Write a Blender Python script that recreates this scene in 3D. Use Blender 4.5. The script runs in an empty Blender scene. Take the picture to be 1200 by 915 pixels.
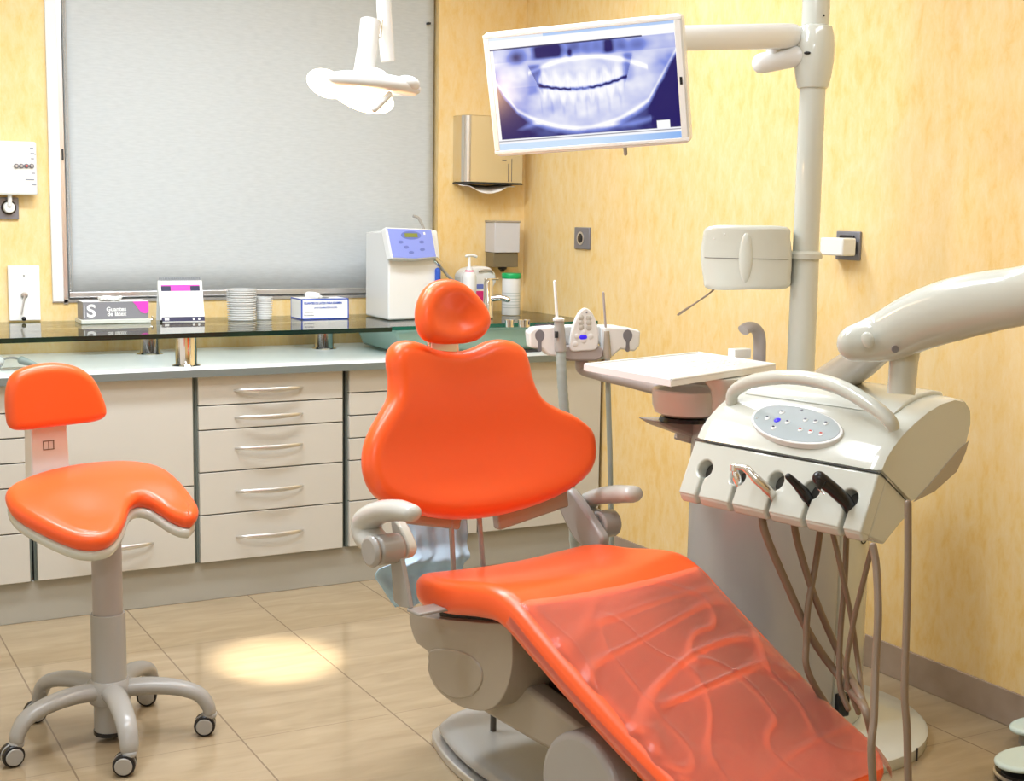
import bpy, bmesh, math, random
from mathutils import Vector, Matrix, noise
random.seed(7)
# ------------------------------------------------------------------ camera, world, lights, exposure
FPX = 1601.8; CAMH = 1.35
yaw, pit, rol = math.radians(28.59), math.radians(7.4237), math.radians(0.875)
cF = Vector((math.sin(yaw)*math.cos(pit), math.cos(yaw)*math.cos(pit), -math.sin(pit)))
_r = Vector((math.cos(yaw), -math.sin(yaw), 0)); _u = _r.cross(cF)
cR = _r*math.cos(rol) + _u*math.sin(rol); cU = -_r*math.sin(rol) + _u*math.cos(rol)
CAM = Vector((0, 0, CAMH))
sc = bpy.context.scene; COL = sc.collection
cd = bpy.data.cameras.new('camera'); cam = bpy.data.objects.new('camera', cd); COL.objects.link(cam)
cd.sensor_width = 36; cd.lens = FPX/1200*36; cd.clip_start = .02
cam.matrix_world = Matrix(((cR.x, cU.x, -cF.x, 0), (cR.y, cU.y, -cF.y, 0), (cR.z, cU.z, -cF.z, CAMH), (0, 0, 0, 1)))
sc.camera = cam
vs = sc.view_settings; vs.view_transform = 'Standard'; vs.look = 'None'; vs.gamma = 1; vs.exposure = 0.0
vs.use_curve_mapping = False
w = bpy.data.worlds.new('world'); sc.world = w; w.use_nodes = True
w.node_tree.nodes['Background'].inputs[0].default_value = (.75, .88, 1, 1); w.node_tree.nodes['Background'].inputs[1].default_value = .8
def area(name, loc, to, sx, sy, power, col=(1, 1, 1)):
    l = bpy.data.lights.new(name, 'AREA'); l.shape = 'RECTANGLE'; l.size = sx; l.size_y = sy; l.energy = power; l.color = col
    o = bpy.data.objects.new(name, l); COL.objects.link(o); o.location = loc
    o.rotation_euler = (Vector(to)-Vector(loc)).to_track_quat('-Z', 'Y').to_euler(); return o
CEIL = 2.62
LIGHTS = [(0.42, 2.6, 25), (0.80, 3.75, 37), (1.30, 3.0, 11), (1.95, 3.8, 15), (-.3, -.1, 29), (2.15, 1.7, 9)]  # last entry is added to brighten the lower right wall and floor
for i, (x, y, p) in enumerate(LIGHTS):
    area('ceiling_lamp_light', (x, y, CEIL-.045), (x, y, 0), 1.15, .26, p, (.87, .95, 1.05))
# ------------------------------------------------------------------ pixel rays of the photograph -> points at known distances
def ray(px, py): return cF + cR*((px-600)/FPX) - cU*((py-457.5)/FPX)
def onp(px, py, O, n):
    d = ray(px, py); O = Vector(O); n = Vector(n); return CAM + d*((O-CAM).dot(n)/d.dot(n))
def PX(px, py, x): return onp(px, py, (x, 0, 0), (1, 0, 0))
def PY(px, py, y): return onp(px, py, (0, y, 0), (0, 1, 0))
def PZ(px, py, z): return onp(px, py, (0, 0, z), (0, 0, 1))
# ------------------------------------------------------------------ materials
def mat(name, col, rough=.5, metal=0, spec=.5, **k):
    m = bpy.data.materials.new(name); m.use_nodes = True; b = m.node_tree.nodes['Principled BSDF']
    b.inputs['Base Color'].default_value = (*col, 1); b.inputs['Roughness'].default_value = rough
    b.inputs['Metallic'].default_value = metal; b.inputs['Specular IOR Level'].default_value = spec
    for a, v in k.items():
        b.inputs[a.replace('_', ' ')].default_value = v
    return m
def N(m, t): return m.node_tree.nodes.new(t)
def L(m, a, b): m.node_tree.links.new(a, b)
def bsdf(m): return m.node_tree.nodes['Principled BSDF']
def vary(m, c1, c2, scale=(1, 1, 1), nscale=5, detail=6, lo=.35, hi=.65, bump=0, rough=None, dist=.01):
    tc = N(m, 'ShaderNodeTexCoord'); mp = N(m, 'ShaderNodeMapping'); mp.inputs['Scale'].default_value = scale
    nz = N(m, 'ShaderNodeTexNoise'); nz.inputs['Scale'].default_value = nscale; nz.inputs['Detail'].default_value = detail
    L(m, tc.outputs['Object'], mp.inputs[0]); L(m, mp.outputs[0], nz.inputs['Vector'])
    cr = N(m, 'ShaderNodeValToRGB'); cr.color_ramp.elements[0].position = lo; cr.color_ramp.elements[1].position = hi
    cr.color_ramp.elements[0].color = (*c1, 1); cr.color_ramp.elements[1].color = (*c2, 1)
    L(m, nz.outputs['Fac'], cr.inputs[0]); L(m, cr.outputs[0], bsdf(m).inputs['Base Color'])
    if bump:
        bp = N(m, 'ShaderNodeBump'); bp.inputs['Strength'].default_value = bump; bp.inputs['Distance'].default_value = dist
        L(m, nz.outputs['Fac'], bp.inputs['Height']); L(m, bp.outputs[0], bsdf(m).inputs['Normal'])
    return m
M = {}
M['cream'] = mat('cream_plastic', (.60, .62, .56), .12, Coat_Weight=.3, Coat_Roughness=.05)
M['white'] = mat('white_plastic', (.78, .79, .78), .22)
M['grey'] = mat('pale_grey_plastic', (.37, .36, .335), .25)
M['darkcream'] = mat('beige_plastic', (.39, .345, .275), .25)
M['orange'] = mat('orange_upholstery', (.90, .108, .018), .33, Coat_Weight=.12, Coat_Roughness=.15)
M['chrome'] = mat('chrome', (.85, .85, .85), .07, 1)
M['steel'] = mat('brushed_steel', (.72, .70, .66), .25, 1)
M['satin'] = mat('satin_aluminium', (.70, .70, .70), .32, .9)
M['black'] = mat('black_plastic', (.012, .012, .014), .25)
M['dark'] = mat('dark_gap', (.03, .03, .03), .6)
M['slot'] = mat('slot_grey', (.10, .095, .085), .4)
M['hose'] = mat('hose_brown', (.22, .16, .11), .4)
M['greyhose'] = mat('hose_grey_green', (.36, .42, .40), .45)
M['pinkgrey'] = mat('pinkish_grey_plastic', (.40, .36, .345), .3)
M['cab'] = mat('cabinet_laminate', (.58, .56, .50), .38)
M['gap'] = mat('cabinet_carcass', (.13, .155, .135), .5)
M['plinth'] = mat('plinth_laminate', (.40, .385, .33), .3)
M['top'] = mat('worktop_white', (.93, .95, .94), .3)
M['edge'] = mat('worktop_edge', (.20, .235, .225), .35, .3)
M['paper'] = mat('white_paper', (.88, .88, .86), .6)
M['tissue'] = mat('tissue_paper', (.88, .84, .78), .8)
M['blue'] = mat('blue_print', (.02, .09, .50), .4)
M['lblue'] = mat('panel_blue', (.25, .32, .80), .35)
M['mblue'] = mat('key_blue', (.14, .19, .55), .35)
M['lcd'] = mat('lcd_green', (.22, .25, .05), .3)
M['deepblue'] = mat('lit_blue_key', (.02, .01, .45), .3, Emission_Color=(.05, .02, .9, 1), Emission_Strength=.6)
M['magenta'] = mat('magenta_print', (.80, .06, .50), .4)
M['pink'] = mat('pink_label', (.80, .02, .22), .4)
M['green'] = mat('green_cap', (.0, .38, .11), .35)
M['gbox'] = mat('grey_box_print', (.23, .23, .25), .4)
M['navy'] = mat('navy_print', (.02, .02, .07), .4)
M['greytext'] = mat('grey_print', (.25, .27, .33), .5)
M['redmark'] = mat('red_mark', (.7, .12, .1), .4)
M['sock'] = mat('socket_grey', (.22, .22, .25), .3, .3)
M['bag'] = mat('blue_bib', (.48, .72, .92), .6)
M['paleteal'] = mat('pale_teal_plastic', (.72, .90, .88), .2)
def glassmat(name, col, rough=0.0, ior=1.5):
    m = mat(name, col, rough, 0, .5); bsdf(m).inputs['Transmission Weight'].default_value = 1; bsdf(m).inputs['IOR'].default_value = ior; return m
def thinglass(name, col):
    m = mat(name, (1, 1, 1), 0); nt = m.node_tree; tp = N(m, 'ShaderNodeBsdfTransparent'); tp.inputs[0].default_value = (*col, 1)
    gl = N(m, 'ShaderNodeBsdfGlossy'); gl.inputs['Roughness'].default_value = .0; fz = N(m, 'ShaderNodeFresnel'); fz.inputs[0].default_value = 1.52
    mx = N(m, 'ShaderNodeMixShader'); L(m, fz.outputs[0], mx.inputs[0]); L(m, tp.outputs[0], mx.inputs[1]); L(m, gl.outputs[0], mx.inputs[2]); L(m, mx.outputs[0], nt.nodes['Material Output'].inputs[0]); return m
M['glass'] = thinglass('shelf_glass', (.94, .985, .96))
M['gedge'] = mat('glass_edge', (.004, .02, .014), .08)
M['gedge2'] = mat('glass_edge_green', (.0, .10, .07), .08)
M['frost'] = mat('frosted_green_glass', (.42, .66, .58), .15, Transmission_Weight=.45)
M['acrylic'] = mat('clear_acrylic', (.82, .82, .86), .1, Transmission_Weight=.25)
M['smoke'] = mat('smoky_acrylic', (.35, .29, .18), .1, Transmission_Weight=.5)
# wall plaster : streaky warm yellow
def wallmat():
    m = mat('yellow_plaster', (.9, .68, .34), .6, 0, .25)
    tc = N(m, 'ShaderNodeTexCoord'); mp = N(m, 'ShaderNodeMapping'); mp.inputs['Scale'].default_value = (1, 1, .42)
    n1 = N(m, 'ShaderNodeTexNoise'); n1.inputs['Scale'].default_value = 26; n1.inputs['Detail'].default_value = 10; n1.inputs['Roughness'].default_value = .72; n1.inputs['Distortion'].default_value = .25
    n2 = N(m, 'ShaderNodeTexNoise'); n2.inputs['Scale'].default_value = 1.6; n2.inputs['Detail'].default_value = 3
    L(m, tc.outputs['Object'], mp.inputs[0]); L(m, mp.outputs[0], n1.inputs['Vector']); L(m, tc.outputs['Object'], n2.inputs['Vector'])
    ad = N(m, 'ShaderNodeMath'); ad.operation = 'MULTIPLY_ADD'; ad.inputs[1].default_value = .35
    L(m, n2.outputs['Fac'], ad.inputs[0]); L(m, n1.outputs['Fac'], ad.inputs[2])
    cr = N(m, 'ShaderNodeValToRGB'); e = cr.color_ramp.elements
    e[0].position = .50; e[0].color = (.82, .545, .19, 1); e[1].position = .84; e[1].color = (.86, .67, .375, 1)
    k = e.new(.62); k.color = (.84, .605, .265, 1)
    L(m, ad.outputs[0], cr.inputs[0]); L(m, cr.outputs[0], bsdf(m).inputs['Base Color'])
    bp = N(m, 'ShaderNodeBump'); bp.inputs['Strength'].default_value = .12; bp.inputs['Distance'].default_value = .01
    L(m, n1.outputs['Fac'], bp.inputs['Height']); L(m, bp.outputs[0], bsdf(m).inputs['Normal']); return m
M['wall'] = wallmat()
M['padface'] = mat('keypad_face_grey', (.36, .41, .42), .25)
M['cover'] = mat('silver_grey_cover', (.46, .46, .45), .2, .15)
M['armgrey'] = mat('armrest_plastic', (.52, .52, .48), .2)
M['shadefill'] = mat('shade_brown', (.045, .035, .03), .4)  # dark brown standing in for shade under the leg rest
M['pale'] = mat('pale_plaster', (.80, .78, .74), .7)
M['ceil'] = mat('ceiling_white', (.85, .84, .80), .8)
# floor : large glossy beige tiles .42 x .82 with thin joints
def floormat():
    m = mat('beige_floor_tiles', (.7, .57, .4), .12, 0, .5)
    tc = N(m, 'ShaderNodeTexCoord'); sp = N(m, 'ShaderNodeSeparateXYZ'); L(m, tc.outputs['Object'], sp.inputs[0])
    def joint(out, off, per):
        a = N(m, 'ShaderNodeMath'); a.operation = 'SUBTRACT'; a.inputs[1].default_value = off; L(m, out, a.inputs[0])
        d = N(m, 'ShaderNodeMath'); d.operation = 'DIVIDE'; d.inputs[1].default_value = per; L(m, a.outputs[0], d.inputs[0])
        r = N(m, 'ShaderNodeMath'); r.operation = 'ROUND'; L(m, d.outputs[0], r.inputs[0])
        s = N(m, 'ShaderNodeMath'); s.operation = 'SUBTRACT'; L(m, d.outputs[0], s.inputs[0]); L(m, r.outputs[0], s.inputs[1])
        b = N(m, 'ShaderNodeMath'); b.operation = 'ABSOLUTE'; L(m, s.outputs[0], b.inputs[0])
        c = N(m, 'ShaderNodeMath'); c.operation = 'LESS_THAN'; c.inputs[1].default_value = .0021/per; L(m, b.outputs[0], c.inputs[0]); return c.outputs[0]
    j1 = joint(sp.outputs['X'], 1.010, .42); j2 = joint(sp.outputs['Y'], 3.27, .82)
    h = N(m, 'ShaderNodeMath'); h.operation = 'MULTIPLY'; h.inputs[1].default_value = .45; L(m, j2, h.inputs[0])
    mx = N(m, 'ShaderNodeMath'); mx.operation = 'MAXIMUM'; L(m, j1, mx.inputs[0]); L(m, h.outputs[0], mx.inputs[1])
    mp = N(m, 'ShaderNodeMapping'); mp.inputs['Scale'].default_value = (1.2, 5, 1); L(m, tc.outputs['Object'], mp.inputs[0])
    nz = N(m, 'ShaderNodeTexNoise'); nz.inputs['Scale'].default_value = 3.5; nz.inputs['Detail'].default_value = 6; nz.inputs['Distortion'].default_value = .6; L(m, mp.outputs[0], nz.inputs['Vector'])
    cr = N(m, 'ShaderNodeValToRGB'); e = cr.color_ramp.elements
    e[0].position = .3; e[0].color = (.335, .255, .155, 1); e[1].position = .7; e[1].color = (.415, .325, .205, 1)
    L(m, nz.outputs['Fac'], cr.inputs[0])
    mi = N(m, 'ShaderNodeMix'); mi.data_type = 'RGBA'; L(m, mx.outputs[0], mi.inputs['Factor']); L(m, cr.outputs[0], mi.inputs[6]); mi.inputs[7].default_value = (.22, .16, .10, 1)
    L(m, mi.outputs[2], bsdf(m).inputs['Base Color']); return m
M['floor'] = floormat()
def basemat():
    m = mat('baseboard_tile', (.36, .28, .21), .25); return vary(m, (.33, .25, .185), (.40, .31, .24), (1, 1, 1), 8)
M['base'] = basemat()
# blind fabric : fine woven pale grey, daylight behind
def blindmat():
    m = mat('blind_fabric', (.74, .75, .74), .85, 0, .2)
    vary(m, (.60, .635, .645), (.67, .705, .715), (1, 1, 6), 26, 5, .3, .7, .05)
    b = bsdf(m); b.inputs['Transmission Weight'].default_value = 0
    tr = N(m, 'ShaderNodeBsdfTranslucent'); tr.inputs[0].default_value = (.75, .78, .78, 1)
    mx = N(m, 'ShaderNodeMixShader'); mx.inputs[0].default_value = .10
    out = m.node_tree.nodes['Material Output']; L(m, b.outputs[0], mx.inputs[1]); L(m, tr.outputs[0], mx.inputs[2])
    tp = N(m, 'ShaderNodeBsdfTransparent'); m2 = N(m, 'ShaderNodeMixShader'); m2.inputs[0].default_value = .07
    L(m, mx.outputs[0], m2.inputs[1]); L(m, tp.outputs[0], m2.inputs[2]); L(m, m2.outputs[0], out.inputs[0]); return m
M['blind'] = blindmat()
def emis(name, col, s):
    return mat(name, col, .4, Emission_Color=(*col, 1), Emission_Strength=s)
M['glow'] = emis('lamp_glow', (1, .86, .66), 6)
M['tube'] = emis('tube_glow', (1, .97, .92), 3)
# clear plastic film with creases
def filmmat():
    m = mat('clear_film', (1, 1, 1), .12, 0, .8)
    b = bsdf(m); tp = N(m, 'ShaderNodeBsdfTransparent'); mx = N(m, 'ShaderNodeMixShader')
    tc = N(m, 'ShaderNodeTexCoord'); nz = N(m, 'ShaderNodeTexNoise'); nz.inputs['Scale'].default_value = 5; nz.inputs['Detail'].default_value = 4; nz.inputs['Distortion'].default_value = 1.5
    L(m, tc.outputs['Object'], nz.inputs['Vector'])
    bp = N(m, 'ShaderNodeBump'); bp.inputs['Strength'].default_value = .2; bp.inputs['Distance'].default_value = .012
    L(m, nz.outputs['Fac'], bp.inputs['Height']); L(m, bp.outputs[0], b.inputs['Normal'])
    b.inputs['Base Color'].default_value = (.90, .68, .56, 1)
    fr = N(m, 'ShaderNodeFresnel'); fr.inputs[0].default_value = 1.5; L(m, bp.outputs[0], fr.inputs['Normal'])
    ma = N(m, 'ShaderNodeMath'); ma.operation = 'MULTIPLY_ADD'; ma.inputs[1].default_value = .9; ma.inputs[2].default_value = .07; ma.use_clamp = True
    L(m, fr.outputs[0], ma.inputs[0]); L(m, ma.outputs[0], mx.inputs[0]); L(m, tp.outputs[0], mx.inputs[1]); L(m, b.outputs[0], mx.inputs[2])
    L(m, mx.outputs[0], m.node_tree.nodes['Material Output'].inputs[0]); return m
M['film'] = filmmat()
# ------------------------------------------------------------------ mesh helpers
WL = {}
def thing(name, label, cat, loc=(0, 0, 0), group=None):
    o = bpy.data.objects.new(name, None); o.empty_display_size = .05; COL.objects.link(o); o.location = loc
    o['label'] = label; o['category'] = cat
    if group: o['group'] = group
    WL[o.name] = Vector(loc); return o
def link(name, verts, faces, m, parent=None, ang=38, bevel=0, seg=2, sub=0, label=None, weld=False):
    base = WL[parent.name] if parent else Vector((0, 0, 0))
    me = bpy.data.meshes.new(name); me.from_pydata([tuple(Vector(v)-base) for v in verts], [], faces); me.update()
    bm = bmesh.new(); bm.from_mesh(me)
    if weld: bmesh.ops.delete(bm, geom=[v for v in bm.verts if not v.link_faces], context='VERTS')
    bmesh.ops.recalc_face_normals(bm, faces=bm.faces); bm.to_mesh(me); bm.free()
    me.shade_smooth(); me.set_sharp_from_angle(angle=math.radians(ang))
    me.materials.append(M[m] if isinstance(m, str) else m)
    o = bpy.data.objects.new(name, me); COL.objects.link(o); o.parent = parent; WL[o.name] = base
    if bevel:
        b = o.modifiers.new('bevel', 'BEVEL'); b.width = bevel; b.segments = seg; b.limit_method = 'ANGLE'; b.angle_limit = math.radians(35); b.harden_normals = False
    if sub:
        s = o.modifiers.new('sub', 'SUBSURF'); s.levels = sub; s.render_levels = sub
    if label: o['label'] = label
    return o
def rebase(o):
    co = [v.co for v in o.data.vertices]; c = Vector((sum(p.x for p in co)/len(co), sum(p.y for p in co)/len(co), min(p.z for p in co)))
    for v in o.data.vertices: v.co -= c
    o.location = c
def tag(o, label, cat, group=None):
    if o.type == 'MESH' and not o.parent and o.location.length == 0: rebase(o)
    o['label'] = label; o['category'] = cat
    if group: o['group'] = group
    return o
def struct(o): o['kind'] = 'structure'; return o
def catmull(P, n=8, closed=False):
    P = [Vector(p) for p in P]; out = []; k = len(P)
    rng = k if closed else k-1
    for i in range(rng):
        if closed: a, b, c, d = P[(i-1) % k], P[i], P[(i+1) % k], P[(i+2) % k]
        else: a, b, c, d = P[max(i-1, 0)], P[i], P[i+1], P[min(i+2, k-1)]
        for j in range(n):
            t = j/n
            out.append(.5*((2*b)+(c-a)*t+(2*a-5*b+4*c-d)*t*t+(3*b-a-3*c+d)*t**3))
    if not closed: out.append(P[-1])
    return out
def resamp(P, n, closed=True):
    Q = list(P)+([P[0]] if closed else []); d = [0]
    for a, b in zip(Q, Q[1:]): d.append(d[-1]+(Vector(b)-Vector(a)).length)
    out = []; j = 0
    for i in range(n):
        t = d[-1]*i/(n if closed else n-1)
        while j < len(d)-2 and d[j+1] < t: j += 1
        s = (t-d[j])/max(d[j+1]-d[j], 1e-9); out.append(Vector(Q[j]).lerp(Vector(Q[j+1]), s))
    return out
class B:
    def __init__(s): s.v = []; s.f = []
    def add(s, v, f):
        k = len(s.v); s.v += [Vector(q) for q in v]; s.f += [tuple(i+k for i in t) for t in f]; return s
    def box(s, c, sz, ax=None):
        c = Vector(c); ax = ax or (Vector((1, 0, 0)), Vector((0, 1, 0)), Vector((0, 0, 1)))
        v = [c+ax[0]*(sz[0]/2*i)+ax[1]*(sz[1]/2*j)+ax[2]*(sz[2]/2*k) for i in (-1, 1) for j in (-1, 1) for k in (-1, 1)]
        return s.add(v, [(0, 1, 3, 2), (4, 6, 7, 5), (0, 4, 5, 1), (2, 3, 7, 6), (0, 2, 6, 4), (1, 5, 7, 3)])
    def b2(s, a, b):
        a = Vector(a); b = Vector(b); return s.box((a+b)/2, [abs(q) for q in (b-a)])
    def prism(s, pts, dv):
        n = len(pts); dv = Vector(dv); v = [Vector(p) for p in pts]+[Vector(p)+dv for p in pts]
        return s.add(v, [tuple(range(n)), tuple(range(2*n-1, n-1, -1))]+[(i, (i+1) % n, (i+1) % n+n, i+n) for i in range(n)])
    def tube(s, P, R, n=14, closed=False, cap=True, sq=(1, 1), upv=None, rnd=False):
        P = [Vector(p) for p in P]; k = len(P)
        R = R if isinstance(R, (list, tuple)) else [R]*k
        T = []
        for i in range(k):
            a = P[(i-1) % k] if closed else P[max(i-1, 0)]; b = P[(i+1) % k] if closed else P[min(i+1, k-1)]
            T.append((b-a).normalized())
        up = Vector(upv) if upv else (Vector((0, 0, 1)) if abs(T[0].z) < .9 else Vector((1, 0, 0)))
        x = T[0].cross(up).normalized(); V = []; rings = []
        ext = []
        for i in range(k):
            x = (x-T[i]*x.dot(T[i])).normalized(); y = x.cross(T[i]).normalized()
            rings.append((P[i], R[i], x.copy(), y))
        if rnd:
            def hemi(c, r, x, y, t, rev):
                o = [(c+t*(r*math.sin(a)), r*math.cos(a), x, y) for a in (math.radians(q) for q in (80, 60, 40, 20))]
                return o if rev else o[::-1]
            c, r, xx, yy = rings[0]; h0 = hemi(c, r, xx, yy, -T[0], True)
            c, r, xx, yy = rings[-1]; h1 = hemi(c, r, xx, yy, T[-1], False)
            rings = h0+rings+h1
        for c, r, xx, yy in rings:
            V += [c+xx*(r*sq[0]*math.cos(2*math.pi*j/n))+yy*(r*sq[1]*math.sin(2*math.pi*j/n)) for j in range(n)]
        k = len(rings); F = []
        for i in range(k if closed else k-1):
            for j in range(n):
                a = i*n+j; b = i*n+(j+1) % n; c = ((i+1) % k)*n+(j+1) % n; d = ((i+1) % k)*n+j; F.append((a, b, c, d))
        if cap and not closed: F += [tuple(range(n)), tuple(range(k*n-1, (k-1)*n-1, -1))]
        return s.add(V, F)
    def lathe(s, prof, O, ax=(0, 0, 1), n=32, sx=1, sy=1, xd=None):
        O = Vector(O); ax = Vector(ax).normalized(); x = Vector(xd) if xd else (Vector((1, 0, 0)) if abs(ax.x) < .9 else Vector((0, 1, 0)))
        x = (x-ax*x.dot(ax)).normalized(); y = ax.cross(x); V = []; F = []
        for r, h in prof:
            V += [O+ax*h+x*(max(r, 1e-4)*sx*math.cos(2*math.pi*j/n))+y*(max(r, 1e-4)*sy*math.sin(2*math.pi*j/n)) for j in range(n)]
        for i in range(len(prof)-1):
            for j in range(n): F.append((i*n+j, i*n+(j+1) % n, (i+1)*n+(j+1) % n, (i+1)*n+j))
        F += [tuple(range(n)), tuple(range(len(prof)*n-1, (len(prof)-1)*n-1, -1))]
        return s.add(V, F)
    def ell(s, c, r, ax=None, n=24):
        ax = ax or (Vector((1, 0, 0)), Vector((0, 1, 0)), Vector((0, 0, 1))); V = []; F = []; c = Vector(c); m = n//2
        for i in range(m+1):
            t = math.pi*i/m
            for j in range(n):
                p = 2*math.pi*j/n; q = (math.sin(t)*math.cos(p)*r[0], math.sin(t)*math.sin(p)*r[1], math.cos(t)*r[2])
                V.append(c+ax[0]*q[0]+ax[1]*q[1]+ax[2]*q[2])
        for i in range(m):
            for j in range(n): F.append((i*n+j, i*n+(j+1) % n, (i+1)*n+(j+1) % n, (i+1)*n+j))
        return s.add(V, F)
    def kidney(s, A, Bc, r, T, mapf, crown=0, rn=None, q=18):
        # A: chain tip->tip along the outer side, Bc: chain back along the notch side (same tips)
        m = 56; A = resamp(A, m+1, False); Bc = resamp(Bc, m+1, False); o = [Vector((p.x, p.y)) for p in A[:-1]]+[Vector((p.x, p.y)) for p in Bc[:-1]]; k = len(o)
        ar = sum(o[i].x*o[(i+1) % k].y-o[(i+1) % k].x*o[i].y for i in range(k)); sg = 1 if ar > 0 else -1
        rn = rn or min(r, T/2); nr = []
        for i in range(k):
            t = (o[(i+1) % k]-o[(i-1) % k]).normalized(); nr.append(Vector((-t.y, t.x))*sg)
        for _ in range(3): nr = [(nr[i-1]+nr[i]+nr[(i+1) % k]).normalized() for i in range(k)]
        rings = []
        for a in (90, 75, 60, 45, 30, 15, 0):
            a = math.radians(a); rings.append(([o[i]+nr[i]*(r*(1-math.cos(a))) for i in range(k)], T/2-rn+rn*math.sin(a)))
        rings += [(p, -h) for p, h in rings][::-1][1 if T/2 <= rn+1e-6 else 0:]
        V = []; F = []
        for p, h in rings: V += [mapf(v.x, v.y, h) for v in p]
        for i in range(len(rings)-1):
            for j in range(k): F.append((i*k+j, (i+1)*k+j, (i+1)*k+(j+1) % k, i*k+(j+1) % k))
        F.append(tuple(range((len(rings)-1)*k, len(rings)*k)))
        inn = rings[0][0]; g = {}
        for i in range(1, m):
            g[i, 0] = i; g[i, q] = k-i
            for t in range(1, q):
                p = inn[i].lerp(inn[k-i], t/q); g[i, t] = len(V); V.append(mapf(p.x, p.y, T/2+crown*4*(t/q)*(1-t/q)*math.sin(math.pi*i/m)**.5))
        for i in range(1, m-1):
            for t in range(q): F.append((g[i, t], g[i+1, t], g[i+1, t+1], g[i, t+1]))
        for t in range(q): F.append((0, g[1, t], g[1, t+1])); F.append((m, g[m-1, t+1], g[m-1, t]))
        return s.add(V, F)
    def cushion(s, outline, r, T, mapf, center=None, crown=0, rn=None, inner=7, back=True, fr=1.0):
        # outline: closed 2D list (counter-clockwise); mapf(u,v,n)->world, n along the front normal
        o = [Vector((p[0], p[1])) for p in outline]; k = len(o)
        ar = sum(o[i].x*o[(i+1) % k].y-o[(i+1) % k].x*o[i].y for i in range(k))
        if ar < 0: o = o[::-1]
        nr = []
        for i in range(k):
            t = (o[(i+1) % k]-o[(i-1) % k]).normalized(); nr.append(Vector((-t.y, t.x)))
        rn = rn or min(r, T/2)
        spine = None
        if center and isinstance(center, list):
            spine = resamp([Vector((a, b_, 0)) for a, b_ in center], 60, False); C = Vector((spine[30].x, spine[30].y))
        else: C = Vector(center) if center else sum(o, Vector((0, 0)))/k
        rings = []
        inn = [o[i]+nr[i]*r for i in range(k)]
        if spine: CC = [Vector((q.x, q.y)) for q in (min(spine, key=lambda t: (t.x-p.x)**2+(t.y-p.y)**2) for p in inn)]
        else: CC = [C]*k
        for _ in range(4 if spine else 0): CC = [(CC[i-1]+CC[i]*2+CC[(i+1) % k])/4 for i in range(k)]
        if spine: rings.append((CC, T/2+crown))
        for q in range(1, inner+1):
            f = q/inner; rings.append(([CC[i].lerp(p, f) for i, p in enumerate(inn)], T/2+crown*(1-f*f)))
        for a in (75, 60, 45, 30, 15, 0):
            a = math.radians(a); rings.append(([o[i]+nr[i]*(r*(1-math.cos(a))) for i in range(k)], T/2-rn+rn*math.sin(a)))
        st_ = inner+(1 if spine else 0)
        if spine: F_sp = True
        bk = [(p, -h) for p, h in rings[st_:]][::-1]
        rings += bk[0 if T/2 > rn+1e-6 else 1:]
        rings.append((inn, -T/2)); rings.append((CC if spine else [C.lerp(p, .5) for p in inn], -T/2))
        V = [mapf(C.x, C.y, T/2+crown)]; F = []
        for p, h in rings: V += [mapf(q.x, q.y, h) for q in p]
        V.append(mapf(C.x, C.y, -T/2)); last = len(V)-1
        for j in range(0 if spine else k): F.append((0, 1+j, 1+(j+1) % k))
        for i in range(len(rings)-1):
            for j in range(k): F.append((1+i*k+j, 1+(i+1)*k+j, 1+(i+1)*k+(j+1) % k, 1+i*k+(j+1) % k))
        for j in range(0 if spine else k): F.append((last, 1+(len(rings)-1)*k+(j+1) % k, 1+(len(rings)-1)*k+j))
        if spine: F.append(tuple(range(1, 1+k))); F.append(tuple(range(1+(len(rings)-1)*k, 1+len(rings)*k)))
        return s.add(V, F)
    def out(s, name, m, parent=None, **k): return link(name, s.v, s.f, m, parent, **k)
def fr(O, U, V):
    O, U, V = Vector(O), Vector(U).normalized(), Vector(V).normalized(); Nn = U.cross(V)
    return lambda a, b, c=0: O+U*a+V*b+Nn*c
def text(name, s, F, size, m, parent, thick=.0004, align='LEFT', bold=False, sx=1):
    cu = bpy.data.curves.new('t', 'FONT'); cu.body = s; cu.size = size; cu.align_x = align; cu.extrude = thick
    if bold: cu.offset = size*.025
    t = bpy.data.objects.new('t', cu); COL.objects.link(t); dg = bpy.context.evaluated_depsgraph_get()
    me = bpy.data.meshes.new_from_object(t.evaluated_get(dg)); bpy.data.objects.remove(t); base = WL[parent.name]
    for v in me.vertices: v.co = F(v.co.x*sx, v.co.y, v.co.z+.0005)-base
    me.materials.clear(); me.materials.append(M[m]); o = bpy.data.objects.new(name, me); COL.objects.link(o); o.parent = parent; WL[o.name] = base; return o
def circ(r, n=24, cx=0, cy=0, sy=1): return [(cx+r*math.cos(2*math.pi*i/n), cy+r*sy*math.sin(2*math.pi*i/n)) for i in range(n)]
def rrect(w, h, r, n=5):
    out = []
    for cx, cy, a0 in ((w/2-r, h/2-r, 0), (-w/2+r, h/2-r, 90), (-w/2+r, -h/2+r, 180), (w/2-r, -h/2+r, 270)):
        for i in range(n+1): a = math.radians(a0+90*i/n); out.append((cx+r*math.cos(a), cy+r*math.sin(a)))
    return out
def plate(F, pts, c0, c1):
    b = B(); b.prism([F(p[0], p[1], c0) for p in pts], F(0, 0, c1)-F(0, 0, c0)); return b
def smo(P, n=6): return [(p.x, p.y) for p in catmull([Vector((a, b, 0)) for a, b in P], n, True)]
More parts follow.
